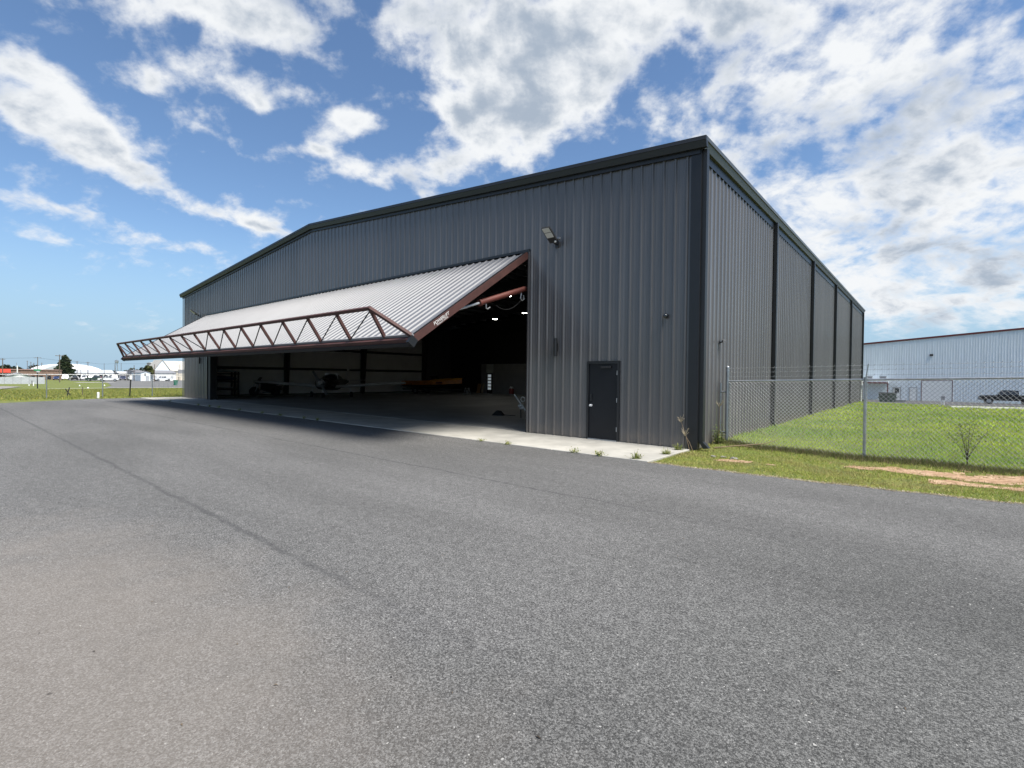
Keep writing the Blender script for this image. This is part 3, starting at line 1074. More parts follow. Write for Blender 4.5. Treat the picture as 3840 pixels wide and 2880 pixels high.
def dome_cam(x, z, label):
    t = thing('dome_camera', label, 'camera', (x, 0, z), 0, 'dome cameras on the hangar front')
    b = MB()
    b.tube([(0, -.034, 0), (0, -.09, 0)], .062, 14)
    b.build('base', MT['black'], t, True)
    mb = MB().sphere((0, 0, 0), .055, 14, 6, True)
    mb.v = [(v[0], -.09 - v[2], v[1]) for v in mb.v]
    mb.build('dome', MT['glass'], t, True)


dome_cam(-.79, 3.35, 'small black dome camera on the ribbed wall right of the walk door')
dome_cam(-37.3, 2.93, 'small black dome camera on the far left corner under the door')


def sconce(x, z, label):
    t = thing('wall_sconce', label, 'light', (x, 0, z), 0, 'slim sconces beside the door opening')
    MB().box(-.05, .05, -.05, -.034, -.12, .12).build('back_plate', MT['black'], t)
    mb = MB()
    mb.tube([(0, -.10, -.27), (0, -.10, .27)], .05, 12)
    mb.build('shade', MT['trim'], t, True)
    MB().box(-.02, .02, -.10, -.04, -.03, .03).build('bracket', MT['black'], t)


sconce(-4.18, 2.66, 'slim dark sconce on the wall between door opening and walk door')
sconce(-33.98, 2.72, 'slim dark sconce on the far wall left of the door opening')
t = thing('wall_camera', 'small dark bracket camera on the side wall above the fence post', 'camera', (.03, 1.55, 2.74))
MB().box(.0, .02, -.04, .04, -.05, .05).build('mount', MT['black'], t)
MB().bar((.02, 0, 0), (.10, 0, .03), .03, .03).build('arm', MT['black'], t)
MB().bar((.08, .05, .04), (.17, -.10, .02), .075, .07).build('body', MT['grey'], t)
# meter pipe at the back corner
t = thing('utility_pipe', 'white conduit with meter box at the back corner of the hangar', 'pipe', (.12, 36.7, 0))
MB().tube([(0, 0, gz(.12, 36.7)), (0, 0, 1.05)], .05, 8).tube([(0, 0, 1.05), (.02, 0, 1.15), (.02, 0, 1.75)], .06, 8).build('conduit', MT['white'], t)
MB().box(-.06, .10, -.13, .11, 1.12, 1.42).build('meter_box', MT['galv'], t)

# ------------------------------------------------------------------ inside the hangar
for i, (x, y, lab) in enumerate(((-15.7, 11.05, 'lit round ceiling lamp seen just past the hydraulic ram'), (-19.9, 18.0, 'lit round ceiling lamp nearest the door jamb'), (-24.6, 19.7, 'lit round ceiling lamp deepest and lowest in the doorway'))):
    t = thing('ceiling_lamp', lab, 'lamp', (x, y, 6.78), 0, 'lit lamps under the hangar roof')
    MB().tube([(0, 0, .0), (0, 0, .10), (0, 0, .20)], [.24, .20, .08], 14).build('lamp_shade', MT['frame'], t)
    MB().tube([(0, 0, .2), (0, 0, roof_z(x) - 7.05)], .015, 5).build('hanger', MT['frame'], t)
    MB().tube([(0, 0, -.012), (0, 0, -.001)], .22, 16).build('bulb', MT['bulb'], t)


def wheel(parent, c, r, w, axis=(0, 1, 0), name='wheel', rim='galv'):
    """tyre and rim, turning about axis"""
    a = Vector(axis).normalized()
    c = Vector(c)
    mb = MB()
    mb.tube([c - a * (w * .5), c - a * (w * .42), c + a * (w * .42), c + a * (w * .5)], [r * .88, r, r, r * .88], 18)
    o = mb.build(name, MT['rubber'], parent, True)
    MB().tube([c - a * (w * .52), c + a * (w * .52)], r * .58, 12).build('rim', MT[rim], o, True)
    return o


def airplane():
    ang = math.atan2(-.74, .67)
    t = thing('airplane', 'small dark low wing airplane with white wings inside the hangar', 'airplane', (-31.8, 8.45, .022), ang)
    paint = car_paint('plane', (.82, .82, .82))
    dark = car_paint('plane_dark', (.022, .022, .025))

    def ring(x, w, h, zc, n=14):
        out = []
        for k in range(n):
            a = 2 * PI * k / n
            cx_, sz_ = math.cos(a), math.sin(a)
            out.append((x, w * math.copysign(abs(cx_) ** .75, cx_), zc + h * math.copysign(abs(sz_) ** .75, sz_)))
        return out
    st = [(2.42, .30, .28, 1.14), (2.3, .44, .36, 1.10), (1.9, .52, .42, 1.06), (1.1, .58, .46, 1.04), (.2, .60, .50, 1.04), (-.9, .58, .50, 1.05), (-2.0, .40, .38, 1.10), (-3.4, .20, .22, 1.17), (-4.5, .07, .12, 1.22)]
    MB().loft([ring(*s) for s in st]).build('fuselage', dark, t, True)
    cab = [(.95, .50, .06, 1.44), (.55, .50, .26, 1.48), (.05, .50, .38, 1.48), (-.7, .48, .38, 1.48), (-1.3, .44, .26, 1.44), (-1.9, .34, .08, 1.40)]
    MB().loft([ring(*s) for s in cab]).build('canopy', MT['glass'], t, True)
    MB().box(-.12, -.02, -.5, .5, 1.40, 1.865).build('canopy_frame', paint, t)
    for sg in (1, -1):
        def sec(y, c0, c1, z, th):
            return [(c0, y, z), (c0 - .12 * (c0 - c1), y, z + th), (c0 - .45 * (c0 - c1), y, z + th * 1.1), (c1, y, z + .01), (c0 - .45 * (c0 - c1), y, z - th * .5), (c0 - .1 * (c0 - c1), y, z - th * .5)]
        MB().loft([sec(sg * .5, .75, -.95, .80, .17), sec(sg * 5.8, .55, -.60, 1.16, .11)]).build('wing', paint, t, True)
        MB().loft([sec(sg * .05, -3.85, -4.6, 1.30, .04), sec(sg * 1.55, -4.05, -4.6, 1.32, .03)]).build('tailplane', paint, t, True)
        MB().tube([(-.1, sg * 1.45, .86), (-.1, sg * 1.52, .24)], .05, 8).build('main_leg', paint, t)
        w_ = wheel(t, (-.1, sg * 1.55, .22), .22, .16, rim='frame')
    MB().loft([[(-3.6, -.03, 1.35), (-4.75, -.03, 1.35), (-4.75, .03, 1.35), (-3.6, .03, 1.35)], [(-4.35, -.02, 2.38), (-4.85, -.02, 2.38), (-4.85, .02, 2.38), (-4.35, .02, 2.38)]]).build('fin', paint, t)
    MB().tube([(1.75, 0, .85), (1.85, 0, .25)], .045, 8).build('nose_leg', paint, t)
    wheel(t, (1.87, 0, .20), .20, .14, rim='frame')
    MB().tube([(2.42, 0, 1.16), (2.55, 0, 1.16), (2.72, 0, 1.16)], [.17, .14, .02], 12).build('spinner', MT['chrome'], t, True)
    pr = math.radians(31)
    for sg in (1, -1):
        d = Vector((0, -math.sin(pr) * sg, math.cos(pr) * sg))
        c = Vector((2.53, 0, 1.16))
        MB().bar(c + d * .08, c + d * 1.0, .17, .03, (1, 0, .3)).build('propeller_blade', MT['black'], t)
    MB().box(2.40, 2.46, -.30, .30, .90, 1.02).build('cowl_inlet', MT['black'], t)


airplane()


def motorcycle():
    t = thing('motorcycle', 'black touring motorcycle with windshield parked by the inner wall', 'motorcycle', (-36.5, 5.5, .022), -PI / 2)
    t.scale = (1.1, 1.12, 1.1)
    # local x forward
    wheel(t, (.86, 0, .34), .34, .13, rim='frame')
    wheel(t, (-.66, 0, .33), .33, .17, rim='frame')
    blk = MT['black']
    MB().loft([[(.35, -.17, .45), (.35, .17, .45), (.35, .17, .80), (.35, -.17, .80)], [(-.15, -.20, .28), (-.15, .20, .28), (-.15, .20, .90), (-.15, -.20, .90)], [(-.62, -.16, .45), (-.62, .16, .45), (-.62, .16, .80), (-.62, -.16, .80)]]).build('body', blk, t, True)
    MB().loft([[(.05, -.15, .90), (.05, .15, .90), (.05, .12, .92), (.05, -.12, .92)], [(-.30, -.19, .74), (-.30, .19, .74), (-.30, .16, .86), (-.30, -.16, .86)], [(-.85, -.15, .82), (-.85, .15, .82), (-.85, .12, .95), (-.85, -.12, .95)]]).build('saddle', MT['rubber'], t)
    MB().sphere((.22, 0, .93), .2, 10, 6, False, (1.2, .8, .7)).build('tank', blk, t, True)
    MB().tube([(.86, .12, .34), (.55, .12, .98)], .035, 6).tube([(.86, -.12, .34), (.55, -.12, .98)], .035, 6).build('fork', MT['galv'], t)
    MB().loft([[(.75, -.28, .88), (.75, .28, .88), (.62, .30, 1.08), (.62, -.30, 1.08)], [(.58, -.24, .95), (.58, .24, .95), (.5, .26, 1.10), (.5, -.26, 1.10)]]).build('fairing', blk, t)
    MB().add([(.62, -.26, 1.08), (.62, .26, 1.08), (.40, .18, 1.38), (.40, -.18, 1.38), (.60, -.26, 1.07), (.60, .26, 1.07), (.38, .18, 1.37), (.38, -.18, 1.37)], [(0, 1, 2, 3), (7, 6, 5, 4), (0, 4, 5, 1), (2, 6, 7, 3), (1, 5, 6, 2), (3, 7, 4, 0)]).build('windshield', MT['glass'], t)
    MB().tube([(.5, -.42, 1.06), (.55, -.1, 1.02), (.55, .1, 1.02), (.5, .42, 1.06)], .018, 6).build('handlebar', blk, t)
    for sg in (1, -1):
        MB().box(-.95, -.45, sg * .30 - .1, sg * .30 + .1, .42, .74).build('saddlebag', blk, t)
    MB().tube([(.86, 0, 1.0 - .2), (.92, 0, .80)], .09, 10).build('headlight', MT['lens'], t)
    MB().tube([(.2, -.2, .25), (-.9, -.24, .28)], .05, 8).build('exhaust', MT['galv'], t)


motorcycle()


def storage_rack():
    t = thing('storage_rack', 'dark storage rack with loaded shelves just inside the left jamb', 'rack', (-36.7, 2.1, .022))
    for y in (-1.2, 1.0, 1.22):
        for x in (-.35, .35):
            MB().box(x - .045, x + .045, y - .045, y + .045, 0, 1.92).build('post', MT['frame'], t)
    for z in (.56, 1.15, 1.75):
        MB().box(-.42, .42, -1.25, 1.27, z - .04, z + .04).build('shelf', MT['frame'], t)
    tag(MB().tube([(-36.7, .75, 1.95), (-36.7, 1.3, 2.02), (-36.7, 2.5, 2.02), (-36.7, 3.4, 1.93)], [.03, .12, .12, .03], 8).build('surfboard', MT['lgrey'], None, True), 'pale board lying on the top shelf of the storage rack', 'board')
    b = MB()
    rings = []
    for y, w, h in ((.7, .1, .06), (1.1, .3, .18), (2.0, .34, .2), (2.9, .28, .16), (3.3, .08, .05)):
        rings.append([(-36.7 + w * math.cos(a), y, 1.42 + h * math.sin(a)) for a in np.linspace(0, 2 * PI, 10, endpoint=False)])
    tag(b.loft(rings).build('kayak', mat('blue_hull', (.04, .07, .16), .4), None, True), 'dark blue kayak on the middle shelf of the rack', 'kayak')
    b = MB()
    rings = []
    for y, w, h in ((.7, .05, .03), (1.2, .32, .06), (2.3, .34, .07), (3.3, .1, .04)):
        rings.append([(-36.7 + w * math.cos(a), y, .70 + h * math.sin(a)) for a in np.linspace(0, 2 * PI, 8, endpoint=False)])
    tag(b.loft(rings).build('surfboard', MT['lgrey'], None, True), 'pale board lying on the lowest shelf of the storage rack', 'board')


storage_rack()


def boat():
    t = thing('speedboat', 'orange and yellow speedboat on a trailer deep in the hangar', 'boat', (-33.6, 20.4, .022), math.atan2(.32, 1))
    orange = MT['orange']
    st = [(-3.0, 1.0, .55, 1.25), (-1.5, 1.08, .50, 1.28), (.3, 1.0, .52, 1.32), (1.8, .66, .66, 1.40), (2.9, .25, .95, 1.46), (3.35, .03, 1.30, 1.48)]
    rings = []
    for x, w, k, d in st:
        rings.append([(x, 0, k), (x, w * .75, k + .18), (x, w, d - .15), (x, w * .96, d), (x, -w * .96, d), (x, -w, d - .15), (x, -w * .75, k + .18)])
    MB().loft(rings).build('hull', MT['black'], t, True)
    for sg in (1, -1):
        rr_ = [[(x, sg * w * .985, d - .42), (x, sg * (w + .015), d - .15), (x, sg * w * .965, d + .004), (x, sg * w * .9, d - .02)] for x, w, k, d in st]
        MB().loft(rr_).build('topside', orange, t, True)
    rings = [[(x, w * .9, d + .002), (x, w * .55, d + .12), (x, -w * .55, d + .12), (x, -w * .9, d + .002)] for x, w, k, d in st[2:]]
    MB().loft(rings).build('deck', mat('yellow_gelcoat', (.62, .33, .04), .3), t, True)
    MB().add([(.55, -.8, 1.44), (.55, .8, 1.44), (.1, .7, 1.78), (.1, -.7, 1.78), (.52, -.8, 1.44), (.52, .8, 1.44), (.07, .7, 1.78), (.07, -.7, 1.78)], [(0, 1, 2, 3), (7, 6, 5, 4), (0, 4, 5, 1), (2, 6, 7, 3), (1, 5, 6, 2), (3, 7, 4, 0)]).build('windscreen', MT['glass'], t)
    MB().bar((-1.8, 1.06, 1.0), (1.6, .80, 1.12), .02, .16).bar((-1.8, -1.06, 1.0), (1.6, -.80, 1.12), .02, .16).build('stripe', mat('dark_stripe', (.12, .02, .02), .3), t)
    MB().box(-3.0, 1.6, -.75, -.65, .38, .48).box(-3.0, 1.6, .65, .75, .38, .48).bar((1.5, -.7, .43), (3.3, 0, .43), .1, .1).bar((1.5, .7, .43), (3.3, 0, .43), .1, .1).box(-1.3, -1.2, -1.0, 1.0, .30, .40).build('trailer_frame', MT['frame'], t)
    for sg in (1, -1):
        wheel(t, (-1.25, sg * 1.05, .31), .31, .2)


boat()
t = thing('step_stool', 'white step stool standing by the bow of the orange boat', 'stool', (-29.6, 21.3, .022))
for k in range(4):
    MB().box(-.22, .22, -.25 + .05 * k, -.02 + .05 * k, .10 + .16 * k, .125 + .16 * k).build('tread', MT['lgrey'], t)
for s in (-1, 1):
    MB().bar((s * .23, -.22, 0), (s * .23, .02, .68), .03, .04).bar((s * .23, .28, 0), (s * .23, .04, .68), .03, .04).build('side_rail', MT['lgrey'], t)
t = thing('plywood_board', 'tan boards leaning against the dark partition beside the office', 'board', (-31.9, 25.6, .022))
MB().bar((-.5, .12, .0), (-.5, .36, 1.0), .52, .03, (0, 1, 0)).build('board', mat('plywood', (.35, .20, .08), .7), t)
MB().bar((.12, .08, .0), (.12, .34, 1.0), .26, .03, (0, 1, 0)).build('board', mat('pale_board', (.42, .36, .26), .7), t)
# tow bar lying against the right jamb
t = thing('tow_bar', 'white aircraft tow bar with ring leaning inside the right jamb', 'tow bar', (-8.45, 4.0, .022))
MB().tube([(.03, 0, .03), (.0, 0, .24), (-.12, .03, .34), (-.90, .20, .98)], .035, 8).build('bar', MT['white'], t)
pts = [(-.36 + .11 * math.cos(a), .12, .80 + .10 * math.sin(a)) for a in np.linspace(0, 2 * PI, 17)]
MB().tube(pts, .022, 6).build('ring', MT['white'], t)
MB().tube([(-.56, .06, .50), (-.42, .16, .54)], .05, 8).tube([(-.48, .06, .40), (-.36, .14, .44)], .045, 8).build('clamp', MT['white'], t)
MB().tube([(-.45, .12, .0), (-.47, .12, .58)], .025, 8).build('stand', MT['frame'], t)
t = thing('wheel_chock', 'black wheel chock lying alone on the dark hangar floor', 'chock', (-10.45, 4.5, .022), .4)
MB().prism([(-.35, 0), (.22, 0), (.02, .20), (-.12, .22)], 1, -.14, .14).build('wedge', MT['rubber'], t)
MB().tube([(.2, 0, .03), (.45, .05, .015), (.75, -.03, .012)], .014, 6).build('rope', MT['rubber'], t)
t = thing('shop_vacuum', 'round red shop canister near the back by the office', 'vacuum', (-27.3, 25.2, .022))
MB().tube([(0, 0, .08), (0, 0, .55), (0, 0, .62)], [.24, .24, .18], 14).build('drum', mat('vac_red', (.22, .03, .03), .4), t, True)
MB().tube([(0, 0, .62), (0, 0, .80)], [.24, .16], 14).build('lid', MT['chrome'], t, True)

# ------------------------------------------------------------------ the chain-link fence on the right
FY = 1.5
fx = [.27, 3.26, 6.31, 9.36, 12.4]


def rail_z(x):
    return 1.705 + .026 * (x - .25)


fence = thing('chain_link_fence', 'galvanised chain link fence with barbed wire running from the hangar wall', 'fence', (0, 0, 0))
for i, x in enumerate(fx):
    r = .042 if i == 0 else .032
    zt_ = 2.07 if i == 0 else rail_z(x) + .03
    o = MB().tube([(x, FY, gz(x, FY) - .1), (x, FY, zt_)], r, 12).build('post', MT['galv'], fence, True)
    if i == 0:
        for z in (.42, .72, 1.02, 1.32, 1.58, 1.86, 1.98):
            MB().tube([(x, FY, z - .014), (x, FY, z + .014)], r + .006, 12).build('tension_band', MT['galv'], o, True)
        MB().sphere((x, FY, 2.07), .046, 10, 4, True).build('cap', MT['galv'], o, True)
        MB().bar((x + .065, FY, .25), (x + .065, FY, 1.66), .018, .006).build('tension_bar', MT['galv'], o)
    else:
        MB().bar((x, FY, rail_z(x)), (x + .05, FY - .04, rail_z(x) + .36), .03, .02).build('barb_arm', MT['galv'], o)
        MB().tube([(x, FY, rail_z(x) + .005), (x, FY, rail_z(x) + .06)], .042, 10).build('cap', MT['galv'], o, True)
MB().tube([(fx[0], FY, rail_z(fx[0])), (fx[-1], FY, rail_z(fx[-1]))], .024, 10).build('top_rail', MT['galv'], fence, True)
for x in (.75, 1.5, 2.2, 2.85, 4.0, 4.8, 5.6):
    MB().tube([(x - .015, FY, rail_z(x)), (x + .015, FY, rail_z(x))], .029, 10).build('rail_sleeve', MT['galv'], fence)
mb = MB()
wr = .0035
pitch = .0863
x0m, x1m = fx[0] + .05, fx[-1]
n = int((x1m - x0m + 2) / pitch)
for dirn in (1, -1):
    for i in range(-24, n + 24):
        xb = x0m + i * pitch
        # wire runs 45 degrees from foot to rail, clipped to the fence
        za, zb = .05, 1.70
        xa, xc = xb, xb + dirn * (zb - za)
        pts = []
        for (xx, zz) in ((xa, za), (xc, zb)):
            pts.append([xx, zz])
        lo, hi = (pts[0], pts[1]) if pts[0][0] < pts[1][0] else (pts[1], pts[0])
        if hi[0] <= x0m or lo[0] >= x1m:
            continue
        sl = (hi[1] - lo[1]) / (hi[0] - lo[0])
        if lo[0] < x0m:
            lo = [x0m, lo[1] + sl * (x0m - lo[0])]
        if hi[0] > x1m:
            hi = [x1m, hi[1] + sl * (x1m - hi[0])]
        f0 = lambda q: (q[0], FY - .03 + dirn * .003, q[1] * (rail_z(q[0]) - .01) / 1.70)
        mb.tube([f0(lo), f0(hi)], wr, 4, False)
tag(mb.build('wire_mesh', MT['wire'], fence), kind='stuff')
for k, (z0, z1) in enumerate(((2.045, 2.163), (1.935, 2.07), (1.82, 1.95))):
    pts = []
    for x in np.linspace(fx[0], fx[-1], 26):
        pts.append((x, FY - .03, z0 + (z1 - z0) * (x - fx[0]) / (5.76 - fx[0]) - .012 * math.sin((x - fx[0]) / 3.05 * PI) ** 2))
    mb = MB().tube(pts, .0028, 4, False)
    x = fx[0] + .1
    while x < fx[-1]:
        z = z0 + (z1 - z0) * (x - fx[0]) / (5.76 - fx[0])
        for s in (-1, 1):
            mb.bar((x - .012, FY - .03 - .02 * s, z - .022), (x + .012, FY - .03 + .02 * s, z + .022), .004, .004)
        x += .127
    mb.build('barbed_wire', MT['wire'], fence)
t = thing('gate_pipe', 'short upright pipe bracketed between the hangar wall and first fence post', 'pipe', (.1, FY, 0))
MB().tube([(0, 0, .3), (0, 0, 1.66)], .022, 8).build('pipe', MT['galv'], t, True)
for z in (.35, 1.42):
    MB().tube([(0, 0, z), (.13, 0, z)], .024, 8).build('bracket', MT['galv'], t, True)

# ------------------------------------------------------------------ far fence on the left, and what stands by it
lf = thing('chain_link_fence', 'old chain link fence along the far left edge of the asphalt', 'fence', (0, 0, 0))
LX = -40.5
ly = [-26, -21.2, -16.4, -11.8, -7.05, -4.13, -1.19, 1.8, 4.8, 7.8]
for y in ly:
    MB().tube([(LX, y, -.05), (LX, y, 1.63)], .032, 8).build('post', MT['galv'], lf, True)
MB().tube([(LX, -26, 1.56), (LX, -9, 1.58), (LX, 7.8, 1.68)], .022, 6).build('top_rail', MT['wire'], lf, True)
mb = MB()
for dirn in (1, -1):
    for i in range(0, 150):
        y = -20 + i * .19
        mb.tube([(LX - .03, y, .05), (LX - .03, y + dirn * 1.5, 1.55)], .0022, 3, False)
tag(mb.build('wire_mesh', MT['wire'], lf), kind='stuff')
t = thing('marker_post', 'black post with a white box on top by the asphalt edge', 'post', (-40.2, -2.6, 0))
MB().tube([(0, -.04, -.02), (0, .02, 1.28)], .04, 8).build('post', MT['black'], t)
MB().box(-.06, .06, -.05, .10, 1.28, 1.58).build('box', MT['white'], t)
t = thing('bollard', 'short white bollard in the grass at the asphalt edge', 'bollard', (-39.2, -4.6, 0))
MB().tube([(0, 0, -.02), (0, 0, .34)], .075, 12).build('post', MT['white'], t, True)
MB().sphere((0, 0, .34), .075, 12, 4, True).build('cap', MT['white'], t, True)
t = thing('crossed_stakes', 'two dark stakes crossed in an x in the far grass', 'stakes', (-44.5, -5.4, 0))
MB().bar((0, -.08, -.03), (0, .06, .64), .06, .06).build('stake', MT['frame'], t)
MB().bar((.07, -.18, .52), (.07, .15, -.03), .06, .06).build('stake', MT['frame'], t)
t = thing('thin_stake', 'single thin stake standing in the grass beside the bollard', 'stake', (-45.1, -4.5, 0))
MB().tube([(0, 0, -.05), (0, 0, .66)], .022, 6).build('stake', MT['wood'], t)
for x, y, lab in ((-103, 4.15, 'small white ground marker on the grass nearest the tree'), (-76.4, .9, 'small white ground marker nearest the far road edge'), (-104.5, 7.65, 'small white ground marker below the parked pickups'), (-112, -1.0, 'low white ground marker beside the grey fence')):
    z = gz(x, y)
    o = MB().tube([(0, 0, -.05), (0, 0, .16), (0, 0, .22)], [.10, .09, .02], 8).build('ground_marker', MT['white'], None, False, (x, y, z))
    tag(o, lab, 'marker', 'white markers on the far grass')

# roads and gravel on the left
flat = lambda name, pts, m: None


def patch(name, pts, m, lift):
    """a ground patch following the terrain"""
    bm = bmesh.new()
    vs = [bm.verts.new((p[0], p[1], 0)) for p in pts]
    f = bm.faces.new(vs)
    if f.normal.z < 0:
        f.normal_flip()
    for _ in range(4):
        bmesh.ops.subdivide_edges(bm, edges=[e for e in bm.edges if e.calc_length() > 3.0], cuts=1, use_grid_fill=True)
    bmesh.ops.triangulate(bm, faces=bm.faces)
    for v in bm.verts:
        v.co.z = gz(v.co.x, v.co.y) + lift
    me_ = bpy.data.meshes.new(name)
    bm.to_mesh(me_)
    bm.free()
    me_.materials.append(m)
    o = bpy.data.objects.new(name, me_)
    COL.objects.link(o)
    return tag(o, kind='structure')


patch('far_road', [(-79, 3.6), (-84, 4.0), (-104, 8.5), (-160, 18.5), (-232, 30), (-330, 44), (-330, 80), (-160, 60), (-72, 30), (-73.5, 9.5)], MT['roadm'], .05)
patch('road_edge', [(-73.2, -3.2), (-74.4, -3.2), (-79.5, 4.0), (-78.2, 4.0)], MT['curb'], .06)
patch('road_edge', [(-77.6, 3.0), (-79.2, 3.4), (-74.6, 13), (-72.8, 13)], MT['curb'], .07)
patch('drive_edge', [(-168, 14), (-176, 14), (-176, 22), (-168, 22)], MT['curb'], .07)
patch('gravel', [(-78, -6.6), (-97, -3.2), (-104, -4.6), (-108, -10), (-84, -16)], MT['gold'], .06)
patch('parking_lot', [(-236, 22), (-350, 36), (-350, 64), (-236, 44)], MT['roadm'], .07)


# ------------------------------------------------------------------ vehicles
def vehicle(kind, paint, label, loc, rz, group, detail=True):
    """x forward, length about 4.6 m (5.6 m for a pickup)"""
    t = thing({'pickup': 'pickup_truck', 'sedan': 'parked_car', 'suv': 'parked_suv', 'van': 'parked_van'}[kind], label, {'pickup': 'pickup truck', 'sedan': 'car', 'suv': 'suv', 'van': 'van'}[kind], loc, rz, group)
    if kind == 'pickup':
        L, Wd, r = 5.7, .98, .43
        side = [(-2.85, .62), (-2.85, 1.22), (-.95, 1.24), (.95, 1.24), (1.1, 1.22), (2.7, 1.14), (2.85, .98), (2.85, .58), (2.3, .5), (-2.4, .52)]
        cab = [(-1.0, 1.24), (-.93, 1.86), (.35, 1.90), (.62, 1.85), (1.05, 1.22)]
        ax = (1.85, -1.75)
    elif kind == 'sedan':
        L, Wd, r = 4.6, .90, .33
        side = [(-2.3, .45), (-2.3, .92), (-1.9, .98), (.9, .95), (2.05, .80), (2.3, .62), (2.3, .35), (1.9, .25), (-1.9, .25)]
        cab = [(-1.75, .97), (-1.05, 1.38), (.1, 1.42), (.95, .95)]
        ax = (1.42, -1.38)
    elif kind == 'suv':
        L, Wd, r = 4.8, .95, .38
        side = [(-2.4, .5), (-2.4, 1.05), (.95, 1.08), (2.2, .98), (2.4, .75), (2.4, .42), (2.0, .32), (-2.1, .35)]
        cab = [(-2.36, 1.05), (-2.1, 1.70), (.15, 1.76), (.95, 1.08)]
        ax = (1.5, -1.45)
    else:
        L, Wd, r = 5.4, .98, .36
        side = [(-2.7, .45), (-2.7, 1.2), (1.4, 1.2), (2.5, 1.0), (2.7, .75), (2.7, .4), (2.2, .3), (-2.3, .3)]
        cab = [(-2.68, 1.2), (-2.6, 2.1), (1.0, 2.12), (1.7, 1.2)]
        ax = (1.65, -1.7)
    pm_ = car_paint(*paint)
    n_ = len(side)
    mb = MB()
    mb.loft([[(x, -Wd + .06, z) for x, z in side], [(x, -Wd, z if z > .6 else z + .02) for x, z in side], [(x, Wd, z if z > .6 else z + .02) for x, z in side], [(x, Wd - .06, z) for x, z in side]])
    body = mb.build('body', pm_, t)
    zc0 = cab[0][1]
    mb = MB()
    cin = [((x), z) for x, z in cab]
    mb.loft([[(x, -(Wd - .05 - .22 * (z - zc0)), z) for x, z in cin], [(x, (Wd - .05 - .22 * (z - zc0)), z) for x, z in cin]])
    c_ = mb.build('cab', pm_, t)
    # glass: side panes and screens set just proud of the cab
    zt_ = max(z for _, z in cab)
    h0, h1 = zc0 + .07, zt_ - .10
    f = lambda z: (z - zc0) / (zt_ - zc0)
    xl = lambda z: np.interp(z, [cab[0][1], cab[1][1]], [cab[0][0], cab[1][0]])
    xr_ = lambda z: np.interp(z, [cab[-1][1], cab[-2][1]], [cab[-1][0], cab[-2][0]])
    for sg in (1, -1):
        yy = lambda z: sg * (Wd - .05 - .22 * (z - zc0) + .006)
        xm = (cab[0][0] + cab[-1][0]) / 2
        for a0, a1, b0, b1 in ((xl(h0) + .14, xl(h1) + .12, xm - .04, xm - .04), (xm + .04, xm + .04, xr_(h0) - .16, xr_(h1) - .08)):
            MB().add([(a0, yy(h0), h0), (b0, yy(h0), h0), (b1, yy(h1), h1), (a1, yy(h1), h1), (a0, yy(h0) - sg * .03, h0), (b0, yy(h0) - sg * .03, h0), (b1, yy(h1) - sg * .03, h1), (a1, yy(h1) - sg * .03, h1)], [(0, 1, 2, 3), (7, 6, 5, 4), (0, 4, 5, 1), (1, 5, 6, 2), (2, 6, 7, 3), (3, 7, 4, 0)]).build('side_window', MT['glass'], t)
    wy = Wd - .22
    MB().add([(xr_(h0) + .012, -wy, h0), (xr_(h0) + .012, wy, h0), (xr_(h1) + .02, wy - .12, h1), (xr_(h1) + .02, -wy + .12, h1)], [(0, 1, 2, 3)]).build('windscreen', MT['glass'], t)
    MB().add([(xl(h0) - .012, -wy, h0), (xl(h0) - .012, wy, h0), (xl(h1) - .012, wy - .12, h1), (xl(h1) - .012, -wy + .12, h1)], [(0, 1, 2, 3)]).build('rear_window', MT['glass'], t)
    for x in ax:
        for sg in (1, -1):
            wheel(t, (x, sg * (Wd - .11), r), r, .24)
    if kind == 'pickup':
        MB().box(-2.75, -1.1, -Wd + .12, Wd - .12, 1.235, 1.248).build('bed_floor', MT['black'], t)
    if detail:
        for sg in (1, -1):
            MB().box(L / 2 - .06, L / 2 + .012, sg * (Wd - .22) - .14, sg * (Wd - .22) + .14, side[-3][1] + .22, side[-3][1] + .38).build('headlight', MT['lens'], t)
        MB().box(L / 2 - .05, L / 2 + .02, -.5, .5, side[-3][1] + .12, side[-3][1] + .34).build('grille', MT['galv' if kind == 'pickup' else 'black'], t)
        MB().box(L / 2 - .1, L / 2 + .06, -Wd + .05, Wd - .05, side[-3][1] - .02, side[-3][1] + .12).build('front_bumper', MT['galv' if kind == 'pickup' else 'black'], t)
        MB().box(-L / 2 - .06, -L / 2 + .1, -Wd + .05, Wd - .05, side[-3][1] - .02, side[-3][1] + .12).build('rear_bumper', MT['galv' if kind == 'pickup' else 'black'], t)
    return t


def gp(x, y, lift=.04):
    return (x, y, gz(x, y) + lift)


